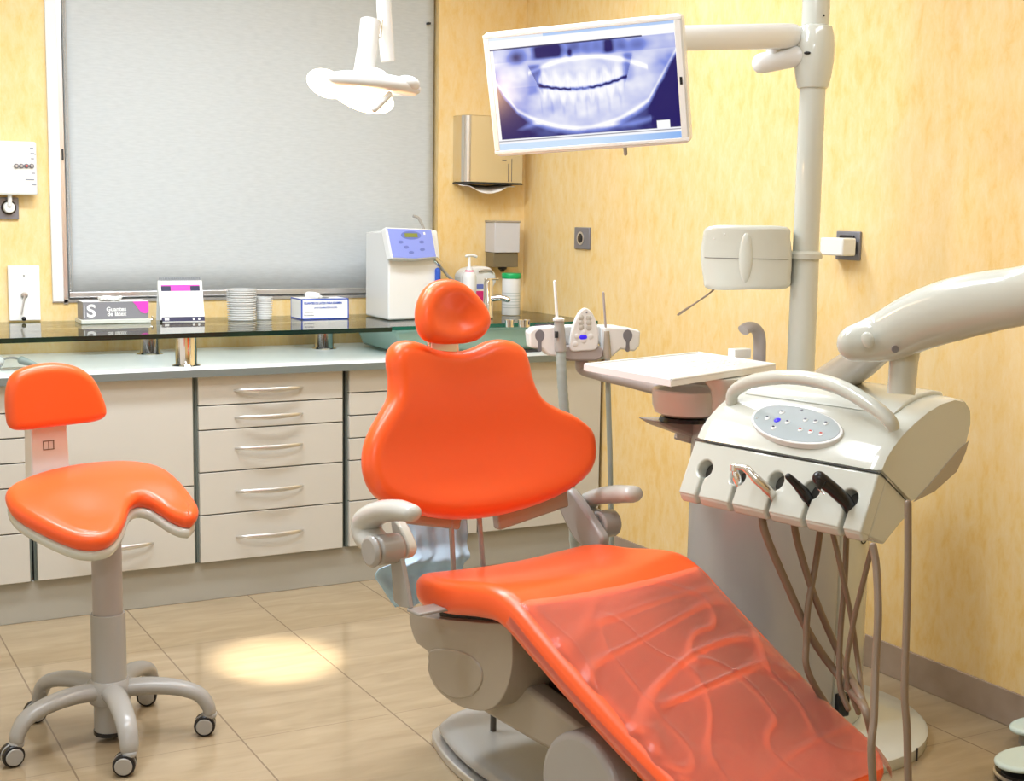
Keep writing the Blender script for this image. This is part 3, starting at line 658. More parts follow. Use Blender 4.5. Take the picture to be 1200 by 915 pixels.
for i in range(nx+1):
    for j in range(3):
        x = a.x+.0+(c.x-a.x-.03)*i/nx; k = math.sin(math.pi*min(1, max(0, (i/nx-.12)/.75)))
        V.append((x, YW-D+.015+.03*j+.005*math.sin(i), c.z-.004-(.012+.030*k)*(1 if j == 0 else .2 if j == 2 else .7)))
for i in range(nx):
    for j in range(2): q = i*3+j; F_.append((q, q+3, q+4, q+1))
o = link('paper_towel', V, F_, 'tissue', r_); o.modifiers.new('s', 'SOLIDIFY').thickness = .003
# soap dispenser
D = .09; a = PY(580, 258.5, YW-D); c = PY(609, 296, YW-D); xl = PY(573, 260, YW).x
c.x = min(c.x, XW-.02)
r_ = thing('soap_dispenser', 'clear acrylic soap dispenser on the wall above the green lid', 'dispenser', ((a.x+c.x)/2, YW, c.z-.05))
B().b2((a.x, YW-D, c.z), (c.x, YW, a.z-.008)).out('reservoir', 'acrylic', r_, bevel=.003)
B().b2((a.x-.002, YW-D-.002, a.z-.008), (c.x+.002, YW, a.z)).out('lid', 'darkcream', r_, bevel=.002)
B().b2((a.x+.002, YW-D+.01, c.z-.062), (c.x-.002, YW-.002, c.z-.001)).out('lower_housing', 'smoke', r_, bevel=.002)
q = Vector(((a.x+c.x)/2-.006, YW-D+.03, c.z-.062)); B().lathe([(.02, 0), (.018, -.008), (.010, -.014), (.008, -.020)], q, n=20).out('nozzle', 'black', r_)
# ------------------------------------------------------------------ sockets on the right wall
def rsock(x0, y0, x1, y1, label):
    a, c = PX(x0, y0, XW-.01), PX(x1, y1, XW-.01); root = thing('wall_socket', label, 'socket', (XW, (a.y+c.y)/2, c.z), 'grey wall sockets')
    B().b2((XW-.010, c.y, c.z), (XW, a.y, a.z)).out('frame', 'sock', root, bevel=.003); return root, a, c
r_, a, c = rsock(673, 266, 690, 292.5, 'grey wall socket with black hole right of the corner, below the screen')
q = Vector((XW-.011, (a.y+c.y)/2+.006, (a.z+c.z)/2)); B().lathe([(.026, 0), (.026, .002), (.019, .002)], q, (-1, 0, 0), 24).out('ring', 'satin', r_)
B().lathe([(.019, .0021), (.018, .0028)], q, (-1, 0, 0), 24).out('hole', 'black', r_)
r_, a, c = rsock(980, 270.5, 1006, 305.5, 'grey wall socket behind the white adapter, right of the pole')
B().b2((XW-.016, c.y+.02, c.z+.012), (XW-.010, a.y-.02, a.z-.012)).out('insert', 'black', r_, bevel=.002)
q0, q1 = PX(961, 278, XW-.075), PX(994.5, 300, XW-.05)
r_ = thing('plug_adapter', 'white boxy adapter plugged into the wall right of the pole', 'adapter', (XW-.05, q1.y, q1.z))
B().b2((XW-.075, q1.y, q1.z), (XW-.022, q0.y, q0.z)).out('case', 'white', r_, bevel=.005, seg=3)
B().b2((XW-.022, q1.y+.01, q1.z+.006), (XW-.017, q0.y-.03, q0.z-.006)).out('plug_face', 'black', r_)
# ------------------------------------------------------------------ dental chair
TH = math.radians(8.69); CO = Vector((1.544, 2.847, 0))
cA = Vector((math.sin(TH), -math.cos(TH), 0)); cW = Vector((math.cos(TH), math.sin(TH), 0)); cZ = Vector((0, 0, 1))
def C3(a, w_, z): return CO+cA*a+cW*w_+cZ*z
def PW(px, py, w_):              # pixel -> (a,z) on the chair's plane w=w_
    p = onp(px, py, CO+cW*w_, cW)-CO; return (p.dot(cA), p.z)
def PA(px, py, a_):              # pixel -> (w,z) on plane a=a_
    p = onp(px, py, CO+cA*a_, cA)-CO; return (p.dot(cW), p.z)
chair = thing('dental_chair', 'large orange dental chair with backrest, headrest and sloping leg rest', 'dental chair', CO)
# seat mat
prof = catmull([Vector((a, 0, z)) for a, z in ((-.03, .500), (.04, .512), (.14, .522), (.24, .540), (.32, .548), (.385, .532), (.46, .495), (.60, .428), (.80, .338), (.93, .288), (1.0, .262))], 8)
pl_ = [0]
for p, q in zip(prof, prof[1:]): pl_.append(pl_[-1]+(q-p).length)
Ltot = pl_[-1]
def seatmap(s, w_, n):
    s_ = max(0, min(Ltot, s)); i = 0
    while i < len(pl_)-2 and pl_[i+1] < s_: i += 1
    t = (s_-pl_[i])/(pl_[i+1]-pl_[i]); p = prof[i].lerp(prof[i+1], t); d = (prof[i+1]-prof[i]).normalized()
    if s < 0: p = prof[0]+d*s
    if s > Ltot: p = prof[-1]+d*(s-Ltot)
    nn = Vector((-d.z, 0, d.x)); k = (w_/.28)**2
    h = .016*k*(1 if s < .45 else max(.3, 1-(s-.45)*2)) if n > 0 else 0
    q = p+nn*(n+h-.032); return C3(q.x, w_, q.z)
wsd = lambda s: .285-.03*max(0, (s-.4)/.65)
ol = []
hw0 = .285
ol = [(.0, 0), (.0, .16), (.012, .235), (.05, .278), (.12, .290), (.25, .288), (.40, .282), (.60, .276), (.80, .268), (.93, .262), (.985, .245), (1.02, .20), (1.035, .10), (1.038, 0)]
sc_ = (Ltot)/1.038
ol = [(a*sc_, b) for a, b in ol]; ol = ol+[(a, -b) for a, b in ol[::-1][1:-1]]
ol = [(p.x, p.y) for p in resamp(catmull([Vector((a, b, 0)) for a, b in ol], 6, True), 150)]
b = B(); b.cushion(ol, .032, .064, seatmap, center=(.5*sc_, 0), inner=26)
b.out('seat_cushion', 'orange', chair, ang=80)
# plastic film over the leg rest
random.seed(11)
V = []; F_ = []; ns, nw = 150, 110
s0 = .405*sc_; s1 = Ltot-.02
def ridge(x, y, z, wdt): return max(0, 1-abs(noise.noise(Vector((x, y, z))))/wdt)
for i in range(ns+1):
    for j in range(nw+1):
        s = s0+(s1-s0)*i/ns; e_ = (j/nw*2-1); hw = .280-.018*max(0, (s-.4)/.6)
        if i > ns-16: hw *= math.cos((i-ns+16)/16*.45)
        w_ = e_*hw; mid_ = math.exp(-((s-.72)/.20)**2)
        cr = .006*ridge(s*9+w_*2, w_*2.4, 1.3, .10)*mid_+.0045*ridge(s*4+w_*5, w_*6-s*3, 5.1, .07)*(.3+.7*mid_)+.005*noise.noise(Vector((s*5, w_*4, 7)))+.005
        edge = max(0, abs(e_)-.86)/.14
        V.append(seatmap(s, w_*(1+.022*edge**.5) if edge else w_, .0335-edge**2*.036+cr*(1-edge)))
for i in range(ns):
    for j in range(nw): q = i*(nw+1)+j; F_.append((q, q+1, q+nw+2, q+nw+1))
link('plastic_cover', V, F_, 'film', chair, ang=180, label='crinkled clear plastic cover over the leg rest')
# dark underframe below the cushion
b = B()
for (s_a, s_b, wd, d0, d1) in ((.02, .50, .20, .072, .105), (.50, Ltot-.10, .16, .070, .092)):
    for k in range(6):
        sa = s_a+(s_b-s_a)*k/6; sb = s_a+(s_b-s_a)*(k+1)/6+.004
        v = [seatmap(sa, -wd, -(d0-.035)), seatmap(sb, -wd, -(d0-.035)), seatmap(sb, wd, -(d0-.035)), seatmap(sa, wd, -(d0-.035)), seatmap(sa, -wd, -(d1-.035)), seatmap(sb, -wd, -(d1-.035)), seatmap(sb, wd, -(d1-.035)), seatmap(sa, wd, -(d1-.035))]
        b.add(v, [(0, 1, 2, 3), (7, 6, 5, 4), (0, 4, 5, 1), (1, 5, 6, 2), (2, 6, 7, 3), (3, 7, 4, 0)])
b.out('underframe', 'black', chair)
# backrest: traced outline on a plane leaning back a little
LB = math.radians(9); bn = (cA*math.cos(LB)+cZ*math.sin(LB)).normalized(); bv = (cZ*math.cos(LB)-cA*math.sin(LB)).normalized()
BO = C3(-.055, 0, .60)
def onback(px, py): p = onp(px, py, BO, bn)-BO; return (p.dot(cW), p.dot(bv))
zc_ = [(305, 268), (262, 262), (225, 247), (185, 238), (152, 245), (135, 268), (131, 300), (137, 350), (134, 398), (110, 440), (85, 480), (63, 530), (56, 580), (62, 625), (83, 668), (118, 697), (165, 716), (220, 731), (290, 742), (360, 743), (430, 735), (500, 718), (570, 692), (632, 658), (674, 618), (694, 575), (697, 530), (690, 495), (668, 468), (638, 446), (600, 428), (565, 405), (545, 378), (531, 340), (522, 300), (510, 265), (485, 243), (450, 235), (415, 240), (385, 255), (345, 267)]
bo = [onback(400+x/2.408, 300+y/2.408) for x, y in zc_]
bc = onback(556, 520)
bo = [(p.x, p.y) for p in resamp(catmull([Vector((a, b_, 0)) for a, b_ in bo], 5, True), 160)]
def backmap(u, v, n):
    k = (u-bc[0])
    c_ = .30*k*k*(1 if n > 0 else .7)-.012*math.exp(-((v-bc[1]+.0)/.1)**2)*(1 if n > 0 else 0)
    # soft lumbar ridge
    if n > 0: c_ += .012*math.exp(-((v-bc[1]+.14-.5*k*k)/.035)**2)*math.exp(-(k/.17)**2)
    return BO+cW*u+bv*v+bn*(n+c_-.010)
b = B(); b.cushion(bo, .034, .072, backmap, center=bc, inner=26); b.out('backrest', 'orange', chair, ang=80)
# headrest
HO = BO+bn*.025; hz = [(270, 68), (240, 78), (216, 105), (201, 150), (203, 200), (220, 236), (250, 248), (300, 250), (350, 245), (385, 228), (404, 195), (400, 160), (380, 125), (345, 90), (308, 71)]
def onh(px, py): p = onp(px, py, HO, bn)-HO; return (p.dot(cW), p.dot(bv))
ho = [onh(400+x/2.408, 300+y/2.408) for x, y in hz]; hc_ = onh(530, 372)
ho = [(p.x, p.y) for p in resamp(catmull([Vector((a, b_, 0)) for a, b_ in ho], 6, True), 110)]
def headmap(u, v, n):
    k = math.hypot((u-hc_[0])/.07, (v-hc_[1])/.06); d = -.032*math.exp(-k*k) if n > 0 else 0
    return HO+cW*u+bv*v+bn*(n+d+.02)
b = B(); b.cushion(ho, .034, .068, headmap, center=hc_, inner=18); b.out('headrest', 'orange', chair, ang=80)
b = B()
for px, r__ in ((507, .006), (538, .007)):
    p = onp(px, 400, BO, bn); b.tube([p+bv*.05-bn*.01, p-bv*.16-bn*.03], r__, 10)
b.out('headrest_rod', 'steel', chair)
b = B(); p = onp(523, 398, BO, bn); q = onp(523, 412, BO, bn)
b.box((p+q)/2-bn*.012, (.075, .05, .010), (cW, bv, bn)); b.out('headrest_bracket', 'satin', chair, bevel=.003)
# rods below the backrest
b = B()
for (x0, x1) in ((528, 533), (561, 569)):
    p = onp(x0, 600, C3(-.09, 0, 0), cA); q = onp(x1, 668, C3(-.09, 0, 0), cA); b.tube([p, q+Vector((0, 0, -.06))], .0065, 10)
b.out('support_rod', 'grey', chair)
# arm yoke behind the backrest
yk = B()
for s_, pts in ((1, ((588, 606), (655, 583))), (-1, ((480, 600), (530, 606)))):
    p, q = [onp(x, y, C3(-.10, 0, 0), cA) for x, y in pts]
    yk.box((p+q)/2, ((q-p).length+.04, .030, .055), ((q-p).normalized(), cA, (q-p).normalized().cross(cA)))
yk.out('back_yoke', 'darkcream', chair, bevel=.006)
def flat(name, w0, w1, pix, m, n=1, bevel=.006):   # plate traced in a chair side plane, thickness along the chair's width
    az = [PW(x, y, w0) for x, y in pix]
    if n > 1: az = smo(az, n)
    return B().prism([C3(a, w0, z) for a, z in az], cW*(w1-w0)).out(name, m, chair, bevel=bevel, seg=2)
# right side (viewer's right)
WR = .335
flat('yoke_link', WR-.045, WR-.015, [(655, 577), (668, 575), (698, 618), (705, 632), (700, 645), (690, 645), (672, 632), (652, 590)], 'grey', 4, .008)
aR = PW(707, 614, WR+.01)
b = B(); b.tube([C3(aR[0], WR-.012, aR[1]), C3(aR[0], WR+.045, aR[1])], .036, 28); b.out('hub', 'grey', chair, bevel=.006)
flat('strut', WR-.012, WR-.002, [(695, 605), (703, 604), (707, 612), (704, 652), (697, 664), (685, 664), (690, 640)], 'grey', 1, .002)
def armrest(path, wv, rad, sq):
    pts = [C3(PW(x, y, wv)[0], wv, PW(x, y, wv)[1]) for x, y in path]
    P = catmull(pts, 6); n = len(P); R = [rad[min(len(rad)-1, int(i/(n-1)*(len(rad)-1)))]*(1-(i/(n-1)*(len(rad)-1) % 1))+rad[min(len(rad)-1, int(i/(n-1)*(len(rad)-1))+1)]*(i/(n-1)*(len(rad)-1) % 1) for i in range(n)]
    return B().tube(P, R, 20, sq=sq, upv=cW, rnd=True).out('armrest', 'armgrey', chair, ang=80)
armrest([(702, 612), (688, 603), (686, 591), (700, 582), (722, 579), (741, 579)], WR+.02, [.030, .028, .024, .022, .024, .022], (1, 1.4))
# left side
WLf = -.36
aL = PW(455, 643, WLf-.01)
b = B(); b.tube([C3(aL[0], WLf-.045, aL[1]), C3(aL[0], WLf+.02, aL[1])], .034, 28); b.out('hub', 'grey', chair, bevel=.008)
b = B(); b.tube([C3(aL[0], WLf-.062, aL[1]), C3(aL[0], WLf-.045, aL[1])], .036, 28); b.out('hub_cap', 'grey', chair, bevel=.008)
flat('strut', WLf+.004, WLf+.016, [(456, 640), (466, 636), (480, 713), (468, 711), (461, 704)], 'grey', 1, .002)
flat('yoke_link', WLf+.030, WLf+.055, [(457, 612), (465, 612), (477, 636), (478, 648), (472, 655), (466, 650)], 'cream', 3, .006)
armrest([(446, 640), (432, 627), (431, 610), (446, 600), (466, 598), (482, 601)], WLf-.02, [.028, .030, .030, .026, .024, .019], (1, 1.25))
b = B(); p = C3(*[PW(488, 714, WLf+.01)[0], WLf+.01, PW(488, 714, WLf+.01)[1]])
b.box(p+cW*.05-cZ*.006, (.12, .05, .008), (cW, cA, cZ)); b.out('arm_foot', 'grey', chair, bevel=.003)
# shell under the seat (traced on its left side face)
ws0, ws1 = -.225, .12
shp = [(480, 718), (505, 724), (560, 729), (594, 732), (599, 745), (600, 772), (597, 795), (590, 815), (578, 829), (562, 833), (535, 826), (512, 808), (501, 785), (502, 765), (486, 750)]
az = smo([PW(x, y, ws0) for x, y in shp], 4)
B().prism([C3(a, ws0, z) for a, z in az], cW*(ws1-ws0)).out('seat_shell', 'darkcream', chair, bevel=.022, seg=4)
# recessed side panel
az = smo([PW(x, y, ws0-.004) for x, y in ((504, 762), (540, 764), (560, 778), (564, 798), (552, 815), (530, 818), (513, 806), (504, 785))], 5)
B().prism([C3(a, ws0-.004, z) for a, z in az], cW*.02).out('side_panel', 'darkcream', chair, bevel=.003)
# lifting arm
wa0, wa1 = -.165, -.105
shp = [(562, 833), (590, 816), (610, 800), (650, 830), (700, 868), (735, 905), (750, 950), (740, 960), (690, 905), (625, 870)]
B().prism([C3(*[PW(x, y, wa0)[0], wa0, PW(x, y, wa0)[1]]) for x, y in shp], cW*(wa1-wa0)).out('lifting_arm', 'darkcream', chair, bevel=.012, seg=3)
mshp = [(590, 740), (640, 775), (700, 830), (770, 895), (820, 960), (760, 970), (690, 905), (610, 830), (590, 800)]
B().prism([C3(*[PW(x, y, -.10)[0], -.10, PW(x, y, -.10)[1]]) for x, y in mshp], cW*.20).out('shade_block', 'shadefill', chair, bevel=.01)  # dark block put in for the shade beside the lifting arm, no real part
# round pivot housing
ah = PW(684, 928, -.21); az = [(ah[0]+.125*math.cos(t), ah[1]+.125*math.sin(t)) for t in [math.radians(q*10) for q in range(-3, 22)]]
B().prism([C3(a, -.225, z) for a, z in az], cW*.07).out('pivot_housing', 'grey', chair, bevel=.015, seg=4)
B().prism([C3(a, -.14, z) for a, z in [(ah[0]+.11*math.cos(t), ah[1]+.10*math.sin(t)) for t in [math.radians(q*10) for q in range(36)]]], cW*.12).out('pivot_drum', 'darkcream', chair, bevel=.012)
# base plate on the floor
bp = [PZ(x, y, .012) for x, y in ((498, 868), (505, 852), (525, 842), (560, 840), (600, 838))]
bl_ = [(b_-CO) for b_ in bp]
bpo = smo([(-.24, -.16), (-.31, -.10), (-.34, 0), (-.31, .12), (-.22, .20), (.1, .235), (.45, .235), (.62, .20), (.68, .08), (.68, -.08), (.62, -.20), (.42, -.245), (.0, -.225)], 6)
P0 = PZ(500, 866, .01)-CO; offa, offw = P0.dot(cA), P0.dot(cW)
offA = offa+.275; offW = offw+.158
B().prism([C3(a+offA, w_+offW, .0) for a, w_ in bpo], cZ*.022).out('base_rim', 'satin', chair, bevel=.005, seg=3)
def sclp(P, kx, ky): return [(a*kx+.01, b*ky) for a, b in P]
B().cushion([(a+offA, w_+offW) for a, w_ in sclp(bpo, .965, .93)], .05, .04, lambda u, v, n: C3(u, v, .038+n), rn=.02, inner=4).out('base_cover', 'grey', chair, ang=50)
b = B(); q = PZ(578, 855, .06); b.tube([(q.x, q.y, .03), (q.x, q.y, .17)], .008, 10); b.out('rear_pin', 'slot', chair)
# footrest bumper under tip
# ------------------------------------------------------------------ blue bag behind the chair
yh = 3.12
r_ = thing('hanging_cloth', 'pale blue crumpled bib hanging behind the backrest by the left armrest', 'cloth', PY(505, 606, yh))
V = []; F_ = []; nx, nz = 44, 34
zt_, zb2 = PY(505, 600, yh).z, PY(470, 712, yh).z
for j in range(nz+1):
    t = j/nz; z = zt_+(zb2-zt_)*t
    py_ = 600+112*t
    lft = 470-(30 if py_ > 650 else 0)*min(1, max(0, (py_-650)/8))+max(0, py_-672)*.62; rgt = 548-max(0, py_-640)*.12-max(0, (py_-680))*1.0
    x0, x1 = PY(lft, py_, yh).x, PY(rgt, py_, yh).x
    for i in range(nx+1):
        u = i/nx
        V.append((x0+(x1-x0)*u, yh+.006*math.sin(u*13+t*2)+.003*math.sin(u*31-t*5)+.008*noise.noise(Vector((u*5, t*6, 0)))-(.03*math.exp(-((t-.5)/.08)**2)), z+.006*math.sin(u*12)*(1 if t > .9 else 0)))
for j in range(nz):
    for i in range(nx): a = j*(nx+1)+i; F_.append((a, a+1, a+nx+2, a+nx+1))
o = link('cloth_sheet', V, F_, 'bag', r_, ang=180); o.modifiers.new('s', 'SOLIDIFY').thickness = .002
# ------------------------------------------------------------------ stool
SC = Vector((.715, 3.43, 0))
st = thing('dental_stool', 'orange saddle stool with small backrest on a five-castor grey base', 'stool', SC)
b = B(); b.lathe([(.040, .02), (.040, .095), (.040, .10), (.045, .135), (.0435, .14), (.0425, .328), (.041, .331)], SC, n=32); b.out('lower_column', 'grey', st)
B().lathe([(.037, .32), (.037, .52)], SC, n=32).out('upper_column', 'pinkgrey', st)
B().lathe([(.034, .012), (.042, .016), (.042, .026)], SC, n=28).out('column_foot', 'black', st)
b = B(); b.lathe([(.05, .10), (.058, .125), (.055, .150), (.046, .160)], SC, n=32); b.out('base_hub', 'grey', st)
for k in range(5):
    a = math.radians(-164+72*k); d = Vector((math.cos(a), math.sin(a), 0)); t = Vector((-d.y, d.x, 0))
    P = catmull([SC+d*.03+cZ*.132, SC+d*.10+cZ*.136, SC+d*.17+cZ*.128, SC+d*.222+cZ*.108, SC+d*.245+cZ*.075, SC+d*.248+cZ*.058], 5); n = len(P)
    leg = B().tube(P, [.029-.009*i/(n-1) for i in range(n)], 16, sq=(1.05, .8)).out('base_leg', 'grey', st)
    c = SC+d*.248; dd = Vector((math.cos(a+2.2), math.sin(a+2.2), 0)) if k % 2 else Vector((math.cos(a+.4), math.sin(a+.4), 0))
    wd = Vector((-.35, -.94, 0)) if k in (1, 2, 3) else Vector((.15, -.99, 0))
    wd.normalize(); off = Vector((-wd.y, wd.x, 0))*(-.012)
    cc_ = c+off+cZ*.027
    cas = B().tube([cc_-wd*.018, cc_-wd*.003], .027, 24); cas.tube([cc_+wd*.003, cc_+wd*.018], .027, 24)
    cs = cas.out('castor', 'black', leg, bevel=.003)
    h = B(); h.tube([cc_-wd*.024, cc_-wd*.0185], .021, 24); h.tube([cc_+wd*.0185, cc_+wd*.024], .021, 24); h.lathe([(.0165, 0), (.019, .012), (.019, .014)], c+cZ*.045, n=20); 
    h.tube([cc_-wd*.0025, cc_+wd*.0025], .0275, 24)
    h.out('castor_cap', 'grey', leg, bevel=.002)
# seat in a plane tilted forward
SO = Vector((.72, 3.40, .595)); sU = Vector((1, 0, -.02)).normalized(); sV0 = Vector((0, 1, .30)); sV = (sV0-sU*sV0.dot(sU)).normalized(); sN = sU.cross(sV)
def ons(px, py): p = onp(px, py, SO, sN)-SO; return (p.dot(sU), p.dot(sV))
chA = [(112, 643), (86, 640), (48, 626), (20, 611), (8, 597), (9, 583), (40, 568), (80, 558), (120, 553), (158, 553), (190, 560), (213, 576), (229, 594), (233, 606), (226, 615)]
chB = [(226, 615), (215, 614), (200, 607), (186, 599), (172, 594), (160, 595), (152, 603), (147, 617), (138, 632), (127, 640), (112, 643)]
def chn(ch, k=1, dy=0): 
    P = [ons(x, y-6) for x, y in ch]; return catmull([Vector((scn[0]+(a-scn[0])*k, scn[1]+(b_-scn[1])*k+dy, 0)) for a, b_ in P], 6)
scn = ons(120, 592); lb = ons(100, 612); rb = ons(208, 592)
def smap(u, v, n):
    z = -.016*math.exp(-((u-lb[0])/.07)**2-((v-lb[1])/.10)**2)-.018*math.exp(-((u-rb[0])/.06)**2-((v-rb[1])/.09)**2)
    return SO+sU*u+sV*v+sN*(n+z)
b = B(); b.kidney(chn(chA), chn(chB), .026, .052, smap, crown=.006); b.out('seat', 'orange', st, ang=80)
b = B(); b.kidney(chn(chA, .975, -.004), chn(chB, .975, -.004), .013, .03, lambda u, v, n: smap(u, v, n-.033)); b.out('seat_pan', 'cream', st, ang=60)
# backrest and its post
ph = math.radians(14); n_ = Vector((math.sin(ph), -math.cos(ph), 0)); uB = Vector((math.cos(ph), math.sin(ph), 0))
KO = Vector((.60, 3.60, .80))
def onk(px, py, off=0): p = onp(px, py, KO+n_*off, n_)-KO; return (p.dot(uB), p.z)
ko = [(12, 501), (8, 485), (8, 458), (16, 438), (38, 428), (65, 425), (90, 430), (108, 443), (119, 464), (124, 480), (121, 489), (108, 494), (85, 497), (50, 501), (25, 504)]
ko = [onk(x, y) for x, y in ko]
ko = [(p.x, p.y) for p in resamp(catmull([Vector((a, b_, 0)) for a, b_ in ko], 6, True), 110)]; kc = onk(64, 466)
b = B(); b.cushion(ko, .022, .05, lambda u, v, n: KO+uB*u+cZ*v+n_*(n-.15*(u-kc[0])**2*1.5), center=kc, inner=12); b.out('backrest', 'orange', st, ang=80)
q = [onk(x, y, -.03) for x, y in ((36, 490), (78, 488), (84, 575), (38, 582))]
pst = B().prism([KO+uB*a+cZ*z-n_*.03 for a, z in q], -n_*.045).out('back_post', 'white', st, bevel=.004)
k0 = onk(57, 521.5, -.0295); Fk = fr(KO+uB*k0[0]+cZ*k0[1]-n_*.0295, uB, cZ)
b = B()
for x0, x1, y0, y1 in ((-.015, .015, .010, .012), (-.015, .015, -.012, -.010), (-.015, -.013, -.012, .012), (.012, .0145, -.012, .012), (-.001, .0005, -.012, .012)): bb_ = fbox(Fk, x0, x1, y0, y1, 0, .0012); b.add(bb_.v, bb_.f)
b.out('square_badge', 'hose', pst)
# bracket joining post with the seat
kk = KO+uB*onk(60, 570, -.05)[0]+cZ*.0; b = B()
b.tube([Vector((kk.x, kk.y+.05, .62)), Vector((kk.x+.03, 3.52, .56)), Vector((SC.x, SC.y, .535))], .016, 12); b.out('back_bracket', 'grey', st)
# ------------------------------------------------------------------ pole, screen arm, screen, unit box
PO = Vector((2.44, 2.85, 0))
def atpole(py): return onp(946, py, PO, Vector((PO.x, PO.y, 0)).normalized()).z
zr = atpole(301); zj0 = atpole(103); zj1 = atpole(30)
pole = thing('equipment_pole', 'thick cream pole rising behind the unit and carrying the screen arm', 'pole', PO+cZ*.84)
B().lathe([(.0375, .84), (.0365, zr)], PO, n=36).out('lower_tube', 'cream', pole)
B().lathe([(.037, zr-.006), (.044, zr-.004), (.045, zr+.008), (.040, zr+.014), (.036, zr+.016)], PO, n=36).out('ring_collar', 'cream', pole)
B().lathe([(.0345, zr+.01), (.034, zj0+.01)], PO, n=36).out('middle_tube', 'cream', pole)
B().lathe([(.035, zj0-.003), (.040, zj0), (.047, zj0+.03), (.052, zj0+.07), (.0525, zj0+.10), (.050, zj0+.135), (.044, zj1-.004), (.036, zj1)], PO, n=40).out('swivel_housing', 'cream', pole)
B().lathe([(.036, zj1-.002), (.0355, CEIL)], PO, n=36).out('upper_tube', 'cream', pole)
vd = Vector((-PO.x, -PO.y, 0)).normalized(); vr = Vector((-vd.y, vd.x, 0))
hole = onp(946, 62, PO+vd*.052, vd); B().ell(hole, (.009, .003, .004), (vr, vd, cZ), 16).out('key_slot', 'black', pole)
hole = onp(965.5, 18, PO+vd*.034, vd); B().ell(hole, (.0028, .003, .003), (vr, vd, cZ), 12).out('screw', 'black', pole)
# vertical plane through the pole facing the camera for things fixed beside it
def onpole(px, py, off=0): return onp(px, py, PO+vd*off, vd)
arm = thing('screen_arm', 'horizontal white arm joining the pole to the x-ray screen', 'arm', onpole(930, 45))
MC = Vector((1.783, 2.922, 1.656))
A0 = onpole(928, 42, .02); ma, mb, mc = math.radians(-46.77), math.radians(9.716), math.radians(-3.898)
Rm = Matrix.Rotation(ma, 3, 'Z') @ Matrix.Rotation(mb, 3, 'X') @ Matrix.Rotation(mc, 3, 'Y')
mU, mN, mV = Rm @ Vector((1, 0, 0)), Rm @ Vector((0, -1, 0)), Rm @ Vector((0, 0, 1))
MB_ = MC-mN*.05+mU*.10
A1 = onp(786, 45, MC-mN*.085, mN)
drn = (A1-A0).normalized()
B().tube([A0, A0+drn*.03, A1, A1+drn*.01], [.030, .031, .029, .027], 24, sq=(.95, 1.05), rnd=True).out('long_tube', 'white', arm, ang=60)
S0, S1 = onpole(893, 74, .02), onpole(934, 66, .02)
B().tube([S0, S1], [.027, .027], 24, rnd=True).out('short_cylinder', 'white', arm, ang=60)
B().tube([onpole(908, 68, .02), onpole(908, 52, .02)], .022, 20).out('elbow', 'white', arm)
B().tube([A1-mN*.0, MC+mU*.10-mN*.055, MC+mU*.02-mN*.036], .020, 16).out('screen_mount', 'white', arm)
# screen
scr = thing('xray_screen', 'tilted white flat screen showing a dental x-ray of a jaw', 'screen', MC)
Fs = lambda a, b, c=0: MC+mU*a+mV*b+mN*c
W_, H_ = .503, .306
plate(Fs, rrect(W_, H_, .016), -.034, 0.0).out('casing', 'white', scr, bevel=.004, seg=3)
iw0, iw1, ih0, ih1 = -W_/2+.016, W_/2-.020, -H_/2+.015, H_/2-.015
fr_ = B()
for a0, b0, a1, b1 in ((-W_/2+.001, ih1, W_/2-.001, H_/2-.006), (-W_/2+.001, -H_/2+.006, W_/2-.001, ih0), (-W_/2+.004, ih0, iw0, ih1), (iw1, ih0, W_/2-.004, ih1)):
    q = plate(Fs, [(a0, b0), (a1, b0), (a1, b1), (a0, b1)], 0, .003); fr_.add(q.v, q.f)
fr_.out('bezel', 'white', scr, bevel=.002)
NX, NY = 260, 150
def gz(x, s): return math.exp(-(x/s)**2)
